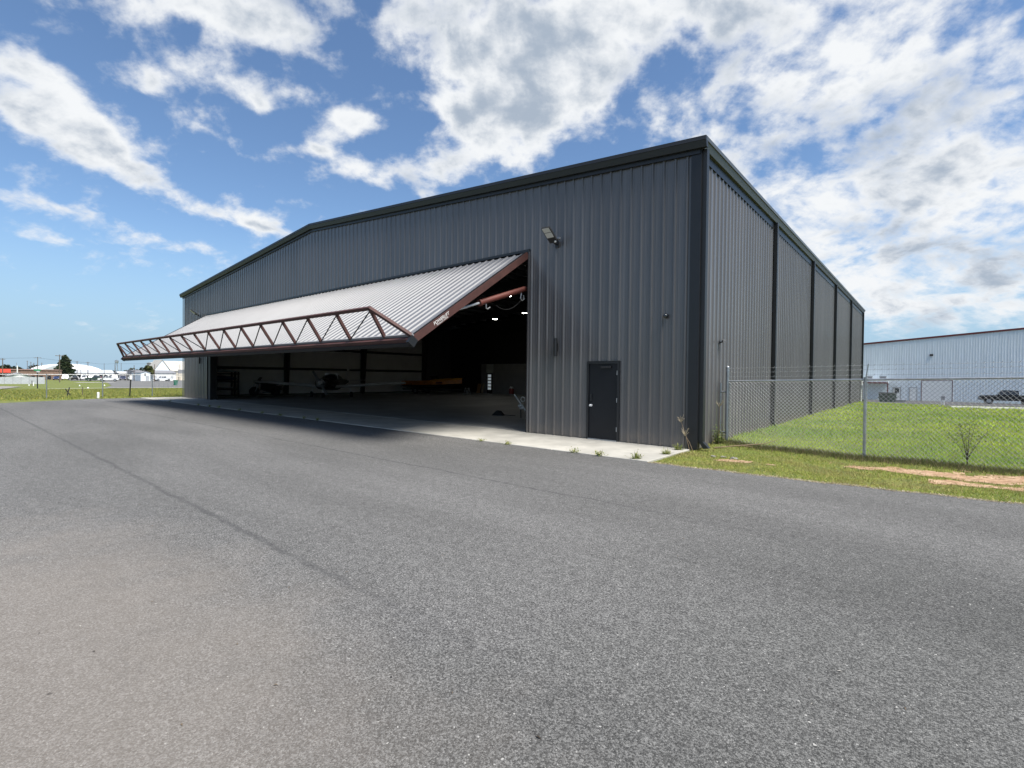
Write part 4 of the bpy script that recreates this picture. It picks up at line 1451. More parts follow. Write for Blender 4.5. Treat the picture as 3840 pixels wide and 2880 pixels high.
vehicle('pickup', ('black', (.010, .010, .011), .2), 'black pickup truck parked along the white building on the right', gp(12.25, 80.5), PI, None)
vehicle('pickup', ('white', (.80, .80, .80)), 'white pickup truck nearest the lawn, facing the tree', gp(-211, 28.2, .09), math.radians(-105), None)
vehicle('pickup', ('darkgreen', (.03, .06, .05)), 'dark pickup truck beside the white one on the far lot', gp(-214, 25.4, .09), math.radians(-110), None)
vehicle('pickup', ('white', (.80, .80, .80)), 'white pickup truck in front of the long white shed', gp(-219, 45.9, .09), math.radians(-80), None)
lotcars = [
    (17.2, 'sedan', ('blue', (.03, .05, .16)), 'dark blue car at the tree end of the far lot'),
    (19.7, 'van', ('white', (.8, .8, .8)), 'white van second from the tree in the far lot'),
    (22.3, 'suv', ('black', (.01, .01, .011)), 'black suv in front of the white dome roof'),
    (24.9, 'suv', ('white', (.8, .8, .8)), 'white suv just left of the fence post in the lot'),
    (27.3, 'pickup', ('silver', (.45, .46, .48)), 'silver pickup nose out in the far lot'),
    (29.8, 'sedan', ('white', (.8, .8, .8)), 'low white car behind the dark pickup'),
    (32.3, 'suv', ('grey', (.12, .12, .13)), 'grey suv behind the white pickup'),
    (35.0, 'van', ('cream', (.7, .68, .6)), 'cream van at the right part of the far lot'),
    (37.6, 'suv', ('navy', (.02, .03, .10)), 'navy suv right of the cream van'),
    (40.2, 'sedan', ('silver', (.45, .46, .48)), 'silver car at the right end of the far lot'),
]
for y, kind, paint, lab in lotcars:
    x = -252 - (y % 3)
    vehicle(kind, paint, lab, gp(x, y + 3.2, .10), math.radians(random.choice((-8, 172)) + random.uniform(-4, 4)), 'cars parked in the far lot', True)
row2 = [(22.5, 'white', 'sedan'), (25.5, 'grey', 'suv'), (28.4, 'white', 'van'), (31.5, 'red', 'sedan'), (34.6, 'white', 'suv'), (37.7, 'black', 'van')]
cols = {'white': (.8, .8, .8), 'grey': (.12, .12, .13), 'red': (.30, .02, .02), 'black': (.01, .01, .011)}
for i, (y, c, kind) in enumerate(row2):
    nb_ = ('by the dome wall', 'behind the black suv', 'behind the silver pickup', 'behind the grey suv', 'behind the cream van', 'near the canopy')[i]
    vehicle(kind, (c, cols[c]), '%s %s in the back row of the lot %s' % (c, {'sedan': 'car', 'suv': 'suv', 'van': 'van'}[kind], nb_), gp(-278, y + 7, .10), math.radians(175 + random.uniform(-5, 5)), 'cars parked in the far lot', False)
t = thing('box_truck', 'white box truck parked at the end of the brown building', 'truck', gp(-312, 25.6), math.radians(10))
MB().box(-4.2, 1.4, -1.2, 1.2, .9, 3.4).build('cargo_box', MT['white'], t)
MB().loft([[(1.5, -1.1, .6), (1.5, 1.1, .6), (1.5, 1.05, 2.6), (1.5, -1.05, 2.6)], [(2.3, -1.1, .6), (2.3, 1.1, .6), (2.2, 1.05, 2.5), (2.2, -1.05, 2.5)], [(3.3, -1.05, .6), (3.3, 1.05, .6), (3.2, 1.0, 1.5), (3.2, -1.0, 1.5)]]).build('cab', MT['white'], t)
MB().add([(2.24, -.95, 1.6), (2.24, .95, 1.6), (2.19, .9, 2.4), (2.19, -.9, 2.4)], [(0, 1, 2, 3)]).build('windscreen', MT['glass'], t)
for x in (2.3, -2.6):
    for s in (1, -1):
        wheel(t, (x, s * 1.0, .48), .48, .3)

# ------------------------------------------------------------------ white hangar on the right
whb = thing('white_hangar', 'long white steel building with dark red roof edge beyond the lawn', 'building', (0, 88, 0))
G0 = -1.32


def wtop(x):
    return 7.887 + (x + 4.121) * .0833 if x < 22 else 7.887 + 26.121 * .0833 - (x - 22) * .0833


xs_ = [-8.2 + .9144 * k for k in range(0, 30)]
for a, b in zip(xs_[:-1], xs_[1:]):
    sheet('wall_panel', profile(a + .004, b - .004, a, .028), lambda t, o: (t, -o), G0, lambda x, y: wtop(x) - .05, MT['white_metal'], whb)
MB().box(xs_[-1], 52, -.02, .0, G0, 7.8).prism([(xs_[-1], 7.8), (52, 7.8), (22, wtop(22) - .05), (xs_[-1], wtop(xs_[-1]) - .05)], 1, -.02, 0).build('gable_wall', MT['white_metal'], whb)
MB().box(-8.2, 52, .05, 45, G0, 7.2).build('building_core', MT['white_metal'], whb)
for a, b in ((-8.4, 22), (22, 52)):
    MB().loft([[(a, y, wtop(a) + z) for y, z in ((-.12, -.12), (.1, -.12), (.1, .14), (-.12, .14))], [(b, y, wtop(b) + z) for y, z in ((-.12, -.12), (.1, -.12), (.1, .14), (-.12, .14))]]).build('rake_trim', MT['dark_red'], whb)
    MB().add([(a, 0, wtop(a) + .1), (b, 0, wtop(b) + .1), (b, 45, wtop(b) + .1), (a, 45, wtop(a) + .1), (a, 0, wtop(a)), (b, 0, wtop(b)), (b, 45, wtop(b)), (a, 45, wtop(a))], [(0, 1, 2, 3), (7, 6, 5, 4), (0, 4, 5, 1), (2, 6, 7, 3), (1, 5, 6, 2), (3, 7, 4, 0)]).build('roof', MT['white_metal'], whb)


def wdoor(x0, x1, z1, win, name):
    d = MB().box(x0 + .08, x1 - .08, -.05, -.03, G0 + .02, z1 - .08).build(name, MT['white'], whb)
    mb_ = MB().box(x0, x0 + .075, -.07, -.029, G0, z1).box(x1 - .075, x1, -.07, -.029, G0, z1).box(x0 + .075, x1 - .075, -.07, -.029, z1 - .075, z1)
    mb_.build('frame', MT['dark_red'] if name == 'roll_door' else MT['grey'], d)
    if win:
        MB().box(x0 + .25, x1 - .22, -.062, -.052, -.03, .66).build('window', MT['glass'], d)
    return d


wdoor(-.22, .80, .86, True, 'walk_door')
wdoor(1.82, 2.84, .85, False, 'walk_door')
wdoor(3.30, 6.96, 2.0, False, 'roll_door')
ln = MB().prism([(-4.6, 1.60), (-4.6, 1.95), (-.72, 1.86), (-.72, 1.52)], 1, -2.6, -.03).build('lean_to_roof', MT['white_metal'], whb)
MB().box(-4.6, -.70, -2.68, -2.605, 1.38, 1.62).build('fascia', MT['dark_red'], ln)
MB().box(-.82, -.66, -2.6, -2.44, G0, 1.5).build('post', MT['dark_red'], whb)
t = thing('wall_pack_light', 'dark wall pack light high on the white building', 'light', (4.43, 88, 5.89))
MB().prism([(-.05, .16), (-.05, -.14), (-.18, -.16), (-.24, .06)], 0, -.2, .2).build('housing', MT['frame'], t)
MB().box(-.16, .16, -.20, -.06, -.175, -.155).build('lens', MT['lens'], t)
for x, lab in ((-3.2, 'grey rooftop cooler left of two on the lean-to roof'), (-1.42, 'grey rooftop cooler right of two, above the red post')):
    t = thing('rooftop_cooler', lab, 'cooler', (x, 86.6, 1.83), 0, 'coolers on the lean-to roof')
    MB().box(-.45, .45, -.4, .4, .08, .72).build('cabinet', MT['lgrey'], t)
    MB().box(-.5, .5, -.45, .45, .725, .79).build('top', MT['lgrey'], t)
    MB().box(-.36, .36, -.415, -.402, .16, .62).build('grille', MT['grey'], t)
    for sx in (-.35, .35):
        MB().box(sx - .06, sx + .06, -.35, .35, -.02, .079).build('foot', MT['grey'], t)
t = thing('dumpster', 'dark green steel dumpster standing before the white walk door', 'dumpster', gp(0, 71.6, .0))
MB().add([(-.85, -.7, .12), (.85, -.7, .12), (.85, .7, .12), (-.85, .7, .12), (-.95, -.8, 1.25), (.95, -.8, 1.25), (.95, .8, 1.35), (-.95, .8, 1.35)], [(0, 3, 2, 1), (0, 1, 5, 4), (1, 2, 6, 5), (2, 3, 7, 6), (3, 0, 4, 7), (4, 5, 6, 7)]).build('bin', MT['dumpster'], t)
for a, b in ((-.97, -.01), (.01, .97)):
    MB().box(a, b, -.84, .84, 1.36, 1.41).build('lid', MT['black'], t)
for s in (-1, 1):
    MB().box(s * .96 - .08, s * .96 + .08, -.3, .3, .62, .80).build('fork_pocket', MT['dumpster'], t)
    for y in (-.6, .6):
        MB().box(s * .7 - .05, s * .7 + .05, y - .05, y + .05, .0, .118).build('foot', MT['black'], t)
MB().bar((0, -.765, .15), (0, -.80, 1.2), .08, .04).build('rib', MT['black'], t)
t = thing('utility_box', 'low grey utility box on the ground right of the dumpster', 'box', gp(1.45, 71.6, .0))
MB().box(-.5, .5, -.3, .3, 0, .40).build('cabinet', MT['grey'], t)
MB().box(-.54, .54, -.34, .34, .401, .46).build('lid', MT['lgrey'], t)
t = thing('meter_stand', 'grey meter box on two white legs before the roll door', 'meter', gp(5.46, 60, .0))
MB().box(-.16, .16, -.10, .10, .62, 1.02).build('meter_box', MT['grey'], t)
for s in (-.1, .1):
    MB().tube([(s, 0, -.05), (s, 0, .62)], .045, 8).build('leg', MT['white'], t)
patch('lot_asphalt', [(-9, 42), (3.5, 40), (5.6, 33.5), (9.2, 35.1), (22, 41), (60, 55), (60, 87.9), (-9, 87.9)], MT['lotm'], .04)
cb = []
for x in np.linspace(5.5, 24, 12):
    cb.append((x, 33.0 + (x - 5.5) * .44))
mb = MB()
for (xa, ya), (xb_, yb_) in zip(cb[:-1], cb[1:]):
    za, zb = gz(xa, ya), gz(xb_, yb_)
    mb.loft([[(xa, ya - .3, za - .05), (xa, ya + .3, za - .05), (xa, ya + .28, za + .11), (xa, ya - .28, za + .11)], [(xb_, yb_ - .3, zb - .05), (xb_, yb_ + .3, zb - .05), (xb_, yb_ + .28, zb + .11), (xb_, yb_ - .28, zb + .11)]])
tag(mb.build('lot_curb', MT['curb']), kind='structure')


# ------------------------------------------------------------------ town beyond the field, left
def gable_building(name, label, cat, x, y0, y1, eave, ridge, depth, wall, roof, ridge_along_x=True, group=None):
    """front face at x looking +X, spanning y0..y1, running back to x-depth"""
    zb = gz(x, (y0 + y1) / 2)
    t = thing(name, label, cat, (x, (y0 + y1) / 2, zb), 0, group)
    h = (y1 - y0) / 2
    e, r = eave - zb, ridge - zb
    if ridge_along_x:
        MB().prism([(-h, -.3), (h, -.3), (h, e), (0, r - .02), (-h, e)], 0, -depth, 0).build('wall', wall, t)
        for s in (1, -1):
            MB().add([(.25, s * (h + .25), e - .05), (.25, 0, r + .03), (-depth - .2, 0, r + .03), (-depth - .2, s * (h + .25), e - .05), (.25, s * (h + .25), e + .08), (.25, 0, r + .16), (-depth - .2, 0, r + .16), (-depth - .2, s * (h + .25), e + .08)], [(0, 1, 2, 3), (7, 6, 5, 4), (0, 4, 5, 1), (2, 6, 7, 3), (1, 5, 6, 2), (3, 7, 4, 0)]).build('roof', roof, t)
    else:
        MB().prism([(-depth, -.3), (0, -.3), (0, e), (-depth / 2, r - .02), (-depth, e)], 1, -h, h).build('wall', wall, t)
        for s in (1, -1):
            xe = .25 if s == 1 else -depth - .25
            MB().add([(xe, -h - .2, e - .05), (xe, h + .2, e - .05), (-depth / 2, h + .2, r + .03), (-depth / 2, -h - .2, r + .03), (xe, -h - .2, e + .08), (xe, h + .2, e + .08), (-depth / 2, h + .2, r + .16), (-depth / 2, -h - .2, r + .16)], [(0, 1, 2, 3), (7, 6, 5, 4), (0, 4, 5, 1), (2, 6, 7, 3), (1, 5, 6, 2), (3, 7, 4, 0)]).build('roof', roof, t)
    return t, zb


def opening(t, y, z0, w, h, m, name='window', x=.0, frame=None):
    f = MB().box(x - .02, x + .04, y - w / 2 - .06, y + w / 2 + .06, z0 - .06, z0 + h + .06).build(name, frame or MT['white'], t)
    MB().box(x + .041, x + .06, y - w / 2, y + w / 2, z0, z0 + h).build('pane', m, f)


# little grey house behind its fence
t, zb = gable_building('small_house', 'little pale house with low gable and one window behind the grey fence', 'house', -150, -.5, 2.8, .75, 1.4, 7, MT['white'], MT['grey'])
opening(t, .02, .95, .55, .5, MT['glass'])
gf = thing('panel_fence', 'light grey sheet metal fence in front of the little house', 'fence', (-141, 0, gz(-141, 0)))
for k in range(14):
    y = -11.6 + k * 1.22
    if y < 4.2:
        MB().box(-.03, .03, y + .02, min(y + 1.2, 4.3), -.05, 1.45).build('panel', MT['lgrey'], gf)
        MB().box(-.10, -.035, y - .05, y + .05, -.1, 1.5).build('post', MT['grey'], gf)
# brown shop row, red canopy
t, zb = gable_building('brown_shop_row', 'long low brown brick shop row behind the little house', 'building', -270, 9.1, 24, 2.5, 2.72, 16, MT['brown'], MT['brown'], False)
for y in np.linspace(-6, 6, 6):
    opening(t, float(y), .3, 1.1, 1.4, MT['glass'], 'shop_window', 0, MT['brown'])
t = thing('red_canopy', 'bright red box canopy at the far left edge', 'canopy', (-260, 4.6, gz(-260, 4.6)))
MB().box(-5, 0, -3.6, 3.7, 2.75, 4.2).build('fascia', MT['redbox'], t)
for y in (-3, 0, 3):
    MB().box(-.5, -.2, y - .12, y + .12, -.1, 2.75).build('post', MT['grey'], t)
MB().box(-5, -4.8, -3.6, 3.6, -.1, 2.74).build('back_wall', MT['brown'], t)
vehicle('sedan', ('darkred', (.10, .02, .02)), 'dark red car under the red canopy', gp(-256, 4.5, .05), math.radians(80), None)
# white dome hangar
dm = thing('dome_hangar', 'large white hangar with a rounded roof behind the tree', 'hangar', (-420, 49.5, gz(-420, 49.5)))
def dome_ring(x, f):
    out_ = []
    for yy in np.linspace(-14.8, 17.0, 26):
        u_ = (yy - 1.1) / 15.9
        out_.append((x, 1.1 + (yy - 1.1) * (.72 + .28 * f), 3.6 + (1.0 + 4.6 * math.sqrt(max(0, 1 - u_ * u_ * .98)) ** 1.25) * f))
    return [(x, out_[0][1], 3.5)] + out_ + [(x, out_[-1][1], 3.5)]


MB().loft([dome_ring(-60, 1), dome_ring(-24, 1), dome_ring(-16, .97), dome_ring(-9, .85), dome_ring(-4, .6), dome_ring(0, .12)]).build('roof', MT['white'], dm, True)
MB().box(-58, -1.5, -13, 14.5, -.3, 3.7).build('wall', MT['lgrey'], dm)
MB().prism([(-15.6, -.3), (-7.5, -.3), (-7.5, 8.0), (-10.5, 6.9), (-13.5, 5.4), (-15.6, 3.8)], 0, -8, .6).build('end_wall', MT['lgrey'], dm)
# low long buildings
t, zb = gable_building('long_grey_building', 'long low grey roofed building in front of the white dome', 'building', -330, 37.2, 53, 1.5, 3.1, 14, MT['white'], MT['lgrey'], False)
for y in np.linspace(-6.5, 6.5, 7):
    opening(t, float(y), .6, 1.3, 1.5, MT['glass'])
t, zb = gable_building('white_roofed_canopy', 'white roofed canopy with a solid grey block for the shade beneath', 'canopy', -270, 43, 48.5, 1.55, 2.0, 9, MT['grey'], MT['white'], False)  # grey wall block stands in for the shade under the roof
t, zb = gable_building('dark_grey_building', 'plain dark grey flat building left of the white shed', 'building', -262, 46.0, 49.2, 2.8, 3.0, 10, MT['grey'], MT['grey'], False)
opening(t, .3, .1, .9, 1.9, MT['black'], 'door')
t, zb = gable_building('low_white_building', 'low white building at the right of the dome', 'building', -322, 53, 58, 1.9, 2.5, 9, MT['white'], MT['lgrey'], False)
t, zb = gable_building('gable_shed', 'white gabled shed with a small dark window and fence posts before it', 'shed', -231, 41.8, 44.95, 1.9, 2.45, 13, MT['white_metal'], MT['grey'])
opening(t, -.15, 2.05, .45, .95, MT['glass'])
opening(t, .6, .05, .9, 1.9, MT['lgrey'], 'door', 0, MT['grey'])
t, zb = gable_building('long_white_shed', 'long white building with grey roof below the a-frame', 'building', -244, 47.6, 57.3, 1.85, 2.9, 12, MT['white'], MT['grey'], False)
for y in (-2.6, 1.0, 3.4):
    opening(t, y, 1.0, .9, 1.0, MT['lgrey'])
t, zb = gable_building('a_frame_building', 'pale a-frame building with steep beige roof and blue grey gable', 'building', -256, 52.6, 58.2, 3.2, 7.7, 12, MT['white_metal'], MT['roofbeige'])
t2 = thing('steep_roof_wing', 'beige steep roofed wing running right from the a-frame', 'building', (-262, 63, gz(-262, 63)))
MB().prism([(-9, -.2), (0, -.2), (0, 4.3), (-4.5, 8.7), (-9, 4.3)], 1, -5, 8).build('wall', MT['offwhite'], t2)
for s in (0, 1):
    xe = .4 if s == 0 else -9.4
    MB().add([(xe, -5.2, 4.2), (xe, 8.2, 4.2), (-4.5, 8.2, 8.85), (-4.5, -5.2, 8.85), (xe, -5.2, 4.35), (xe, 8.2, 4.35), (-4.5, 8.2, 9.0), (-4.5, -5.2, 9.0)], [(0, 1, 2, 3), (7, 6, 5, 4), (0, 4, 5, 1), (2, 6, 7, 3), (1, 5, 6, 2), (3, 7, 4, 0)]).build('roof', MT['roofbeige'], t2)
t, zb = gable_building('beige_block', 'beige flat block behind the round tree', 'building', -285, 58.6, 62.6, 6.7, 6.9, 8, MT['offwhite'], MT['offwhite'], False)
opening(t, 0, 5.0, 1.0, 1.2, MT['glass'])
# dark sign on posts beside the hangar corner
t = thing('yard_sign', 'dark grey sign board over a cream panel beside the hangar corner', 'sign', (-240, 58.4, gz(-240, 58.4)))
MB().box(-.1, .1, -1.4, 1.6, 3.1, 4.8).build('sign_board', MT['grey'], t)
MB().box(-.1, .1, -1.4, 1.6, 1.6, 3.05).build('lower_panel', MT['offwhite'], t)
for y in (-1.3, 1.5):
    MB().box(-.22, -.11, y - .1, y + .1, -.1, 4.8).build('post', MT['black'], t)
# tank on a tower
t = thing('water_tower', 'slim grey water tower far beyond the lot', 'tower', (-430, 73.7, gz(-430, 73.7)))
for a in range(4):
    an = PI / 4 + a * PI / 2
    MB().tube([(1.1 * math.cos(an), 1.1 * math.sin(an), -.1), (.5 * math.cos(an), .5 * math.sin(an), 10.4)], .09, 6).build('leg', MT['galv'], t)
MB().tube([(0, 0, 10.3), (0, 0, 10.6), (0, 0, 12.0), (0, 0, 12.5)], [.5, 1.1, 1.1, .1], 14).build('tank', MT['galv'], t, True)


def utility_pole(x, y, top, label, arm=1.6, armrot=0.0, r=.15):
    z = gz(x, y)
    t = thing('utility_pole', label, 'pole', (x, y, z), armrot, 'utility poles across the field')
    h = top - z
    MB().tube([(0, 0, -.2), (0, 0, h)], [r, r * .65], 8).build('pole', MT['wood'], t, True)
    if arm:
        MB().box(-.07, .07, -arm / 2, arm / 2, h - .42, h - .28).build('crossarm', MT['wood'], t)
        for s in (-.46, -.2, .2, .46):
            MB().tube([(0, s * arm, h - .28), (0, s * arm, h - .12)], .04, 6).build('insulator', MT['lgrey'], t)
    return t


utility_pole(-220, 3.43, 6.0, 'wooden utility pole in front of the red canopy', 1.2)
utility_pole(-260, 15.7, 7.6, 'wooden utility pole with wide crossarm above the green street sign', 2.1)
utility_pole(-178, 11.4, 6.6, 'nearest wooden utility pole, with crossarm, left of the cedar', 1.75, 0, .13)
utility_pole(-270, 28.8, 6.5, 'wooden utility pole just right of the cedar', 1.3)
utility_pole(-300, 34.6, 5.9, 'bare thin pole before the left end of the dome', 0, 0, .10)
utility_pole(-270, 32.3, 6.3, 'wooden utility pole before the middle of the dome', 1.3)
utility_pole(-300, 43.2, 6.3, 'bare thin pole at the right end of the dome', 0, 0, .10)
utility_pole(-300, 47.3, 6.5, 'bare pole left of the water tower', 0, 0, .12)
utility_pole(-420, 74.2, 8.6, 'bare pole right of the water tower', 0, 0, .16)
utility_pole(-230, 39.5, 4.8, 'wooden pole left of the white gabled shed', 0, 0, .13)
utility_pole(-208, 40.6, 5.0, 'stout wooden pole before the beige block', 0, 0, .15)
utility_pole(-206, 40.0, 3.0, 'short wooden pole beside the stout one', 0, 0, .13)
utility_pole(-254, 61.6, 6.1, 'thin pole rising over the steep beige wing', 0, 0, .10)
for y, z, lab in ((30.8, 9.1, 'far pole over the trees, tallest of four'), (32.5, 8.4, 'far pole over the trees, second of four'), (33.9, 7.9, 'far pole over the trees, shortest of four'), (37.7, 8.0, 'far pole over the trees, nearest the dome')):
    utility_pole(-450, y, z, lab, 1.0, 0, .18)
for (a, b, lab) in (((-220, -30, 6.2), (-260, 15.7, 7.3), 'overhead wire running in from the left to the wide armed pole'), ((-260, 15.7, 7.3), (-270, 28.8, 6.2), 'overhead wire from the wide armed pole past the cedar'), ((-270, 28.8, 6.2), (-270, 32.3, 6.0), 'overhead wire between the two poles before the dome'), ((-270, 32.3, 6.0), (-300, 47.3, 6.3), 'overhead wire across the dome roof'), ((-300, 47.3, 6.3), (-240, 80, 8.6), 'overhead wire rising right towards the hangar corner')):
    a, b = Vector(a), Vector(b)
    L_ = (b - a).length
    pts = [a.lerp(b, t_) - Vector((0, 0, .012 * L_ * 4 * t_ * (1 - t_))) for t_ in np.linspace(0, 1, 12)]
    tag(MB().tube(pts, .028, 4, False).build('overhead_wire', MT['rubber']), lab, 'wire', 'overhead wires across the field')
t = thing('white_mast', 'plain white mast standing before the brown shop row', 'mast', gp(-240, 8.4, 0))
MB().tube([(0, 0, -.1), (0, 0, 5.3)], .16, 8).build('mast', MT['white'], t)
MB().tube([(0, -.2, 5.3), (0, -.2, 6.3)], .05, 6).build('antenna', MT['grey'], t)
# street name sign
t = thing('street_sign', 'green street name sign on a dark post in the far grass', 'sign', (-82.3, -3.08, gz(-82.3, -3.08)))
MB().tube([(0, 0, -.1), (0, -.03, 2.06)], .055, 8).build('post', MT['black'], t)
MB().box(-.015, .015, -.34, .29, 2.26, 2.46).build('sign_plate', MT['green_sign'], t)
MB().box(-.10, .10, -.10, .20, 2.06, 2.24).build('bracket', MT['lgrey'], t)
t = thing('mailbox', 'small grey mailbox on a post before the grey fence', 'mailbox', (-118.4, 0, gz(-118.4, 0)))
MB().tube([(0, 0, -.05), (0, 0, .85)], .05, 6).build('post', MT['wood'], t)
MB().box(-.2, .2, -.13, .13, .85, 1.08).build('box', MT['lgrey'], t)
t = thing('marker_stake', 'low white stake right of the small grey mailbox', 'stake', (-109, -.75, gz(-109, -.75)))
MB().box(-.05, .05, -.06, .06, -.05, .60).build('stake', MT['white'], t)
# yard gate and carts near the hangar's left corner
yg = thing('pipe_gate', 'grey pipe gate across the yard left of the hangar corner', 'gate', (-79.2, 0, gz(-79.2, 9)))
for y in (8.6, 9.1, 9.7, 10.2, 10.7, 11.2):
    MB().tube([(0, y, -.05), (0, y, .92)], .03, 6).build('upright', MT['grey'], yg)
for z in (.35, .88):
    MB().tube([(0, 8.6, z), (0, 11.2, z)], .02, 6).build('rail', MT['grey'], yg)
for x, y, m_, lab in ((-106, 18.6, 'green', 'green wheeled trash cart beside the white pickup'), (-104, 20.0, 'green', 'green wheeled trash cart nearest the hangar corner'), (-105, 20.55, 'black', 'black wheeled trash cart at the hangar corner')):
    t = thing('trash_cart', lab, 'trash cart', gp(x, y, 0), 0, 'wheeled trash carts by the hangar corner')
    MB().add([(-.22, -.22, .06), (.22, -.22, .06), (.22, .22, .06), (-.22, .22, .06), (-.3, -.28, .95), (.3, -.28, .95), (.3, .28, .95), (-.3, .28, .95)], [(0, 3, 2, 1), (0, 1, 5, 4), (1, 2, 6, 5), (2, 3, 7, 6), (3, 0, 4, 7), (4, 5, 6, 7)]).build('bin', MT[m_], t)
    MB().box(-.33, .33, -.31, .31, .955, 1.04).build('lid', MT[m_], t)
    for s in (-1, 1):
        wheel(t, (-.26, s * .26, .11), .11, .05)


# ------------------------------------------------------------------ trees and plants
def tint_mesh(name, v, f, tint, m):
    """triangles or quads with a natural tint per vertex"""
    me_ = bpy.data.meshes.new(name)
    nv, nf, k = len(v), len(f), f.shape[1]
    me_.vertices.add(nv)
    me_.vertices.foreach_set('co', v.astype(np.float32).ravel())
    me_.loops.add(nf * k)
    me_.loops.foreach_set('vertex_index', f.astype(np.int32).ravel())
    me_.polygons.add(nf)
    me_.polygons.foreach_set('loop_start', np.arange(0, nf * k, k, dtype=np.int32))
    at = me_.color_attributes.new('tint', 'FLOAT_COLOR', 'POINT')
    c4 = np.ones((nv, 4), np.float32)
    c4[:, :3] = tint
    at.data.foreach_set('color', c4.ravel())
    me_.update(calc_edges=True)
    me_.validate()
    me_.materials.append(m)
    return me_


def leaf_cloud(centres, sizes, n_each, leaf, cols, flat=1.0):
    """many small leaf faces spread through clumps"""
    P = []
    C = []
    for (c, s) in zip(centres, sizes):
        n_ = max(4, int(n_each * s * s))
        d = rng.normal(size=(n_, 3))
        d /= np.linalg.norm(d, axis=1)[:, None]
        rr = s * rng.uniform(.35, 1.05, n_) ** .6
        p = np.array(c) + d * rr[:, None] * np.array([1, 1, flat])
        P.append(p)
        C.append(np.repeat(np.array(cols)[rng.integers(len(cols))][None, :], n_, 0) * rng.uniform(.75, 1.25, (n_, 1)))
    P = np.concatenate(P)
    C = np.concatenate(C)
    n_ = len(P)
    a = rng.normal(size=(n_, 3))
    a /= np.linalg.norm(a, axis=1)[:, None]
    b = np.cross(a, rng.normal(size=(n_, 3)))
    b /= np.linalg.norm(b, axis=1)[:, None]
    s = leaf * rng.uniform(.6, 1.4, (n_, 1))
    v = np.stack([P - a * s, P + b * s * .6, P + a * s, P - b * s * .6], 1).reshape(-1, 3)
    f = np.arange(n_ * 4).reshape(-1, 4)
    return v, f, np.repeat(C, 4, 0)


def tree(name, label, x, y, kind, h, rad, cols, trunk_h, trunk_r):
    z = gz(x, y)
    t = thing(name, label, 'tree', (x, y, z))
    mb = MB()
    mb.tube([(0, 0, -.2), (.05, .05, h * .3), (0, .1, h * .75), (0, 0, h * .92)], [trunk_r, trunk_r * .8, trunk_r * .35, .04], 8)
    cs, ss = [], []
    if kind == 'cone':
        for k in range(90):
            q = k / 90
            zz = trunk_h + (h - trunk_h) * q ** .9
            rr = rad * (1 - q) ** .75 * rng.uniform(.5, 1.0) + .15
            a = k * 2.4
            if rng.random() < .1:
                rr *= 1.2
            cs.append((rr * math.cos(a) * .85, rr * math.sin(a) * .85, zz + rng.uniform(-.3, .3)))
            ss.append(rad * .24 * (1.15 - q * .6))
            if k % 5 == 0:
                mb.tube([(0, 0, zz - .3), (rr * math.cos(a) * .8, rr * math.sin(a) * .8, zz)], [.09, .03], 5)
    else:
        for k in range(34):
            d = rng.normal(size=3)
            d /= np.linalg.norm(d)
            q = rng.uniform(.45, 1.0)
            c = (d[0] * rad * q * .8, d[1] * rad * q * .8, trunk_h + (h - trunk_h) * (.5 + .42 * d[2] * q))
            cs.append(c)
            ss.append(rad * rng.uniform(.22, .36))
            if k % 4 == 0:
                mb.tube([(0, 0, trunk_h), c], [trunk_r * .4, .03], 5)
    mb.build('trunk', MT['bark'], t)
    v, f, tc_ = leaf_cloud(cs, ss, 90 / (rad * .08 + .25), .24 if kind == 'cone' else .26, cols, .55 if kind == 'cone' else .9)
    put('crown', tint_mesh('crown', v, f, tc_, MT['leaf']), t)
    return t


tree('cedar_tree', 'big dark cedar standing alone in the far field', -319, 31.6, 'cone', 11.4, 5.0, [(.035, .055, .028), (.055, .075, .035), (.028, .042, .026), (.075, .085, .045)], 1.5, .42)
tree('round_tree', 'small round olive tree before the beige block', -243, 47.6, 'round', 6.6, 2.3, [(.07, .085, .03), (.10, .11, .04), (.05, .06, .025)], 2.0, .2)
# far wood along the horizon, a single mass
cs, ss = [], []
for y in np.arange(-140, 330, 2.6):
    base = 6.2 + 2.2 * math.sin(y * .11) + 1.3 * math.sin(y * .37 + 1) + (1.2 if y < 60 else -1.8)
    for k in range(3):
        cs.append((-600 + rng.uniform(-12, 12), y + rng.uniform(-1.5, 1.5), max(1.0, base - rng.uniform(0, 5.0) - 1.0)))
        ss.append(rng.uniform(1.8, 3.0))
v, f, tc_ = leaf_cloud(cs, ss, 9, 1.0, [(.035, .05, .035), (.05, .065, .04), (.028, .04, .03)], .9)
o = put('far_woods', tint_mesh('far_woods', v, f, tc_, MT['leaf']))
tag(o, 'dark line of far woods along the horizon on the left', 'woods', None, 'stuff')


def blades(n_, px, py, hmin, hmax, w, cols, lean=.5, name='grass', zoff=0.0):
    pz = terrain(px, py) + zoff
    n_ = len(px)
    a = rng.uniform(0, 2 * PI, n_)
    h = rng.uniform(hmin, hmax, n_)
    ww = w * rng.uniform(.6, 1.3, n_)
    la = rng.uniform(0, 2 * PI, n_)
    ll = lean * h * rng.uniform(.2, 1.3, n_)
    base = np.stack([px, py, pz - .01], 1)
    side = np.stack([np.cos(a) * ww, np.sin(a) * ww, np.zeros(n_)], 1)
    tip = base + np.stack([np.cos(la) * ll, np.sin(la) * ll, h], 1)
    v = np.stack([base - side, base + side, tip], 1).reshape(-1, 3)
    f = np.arange(n_ * 3).reshape(-1, 3)
    return v, f, cols


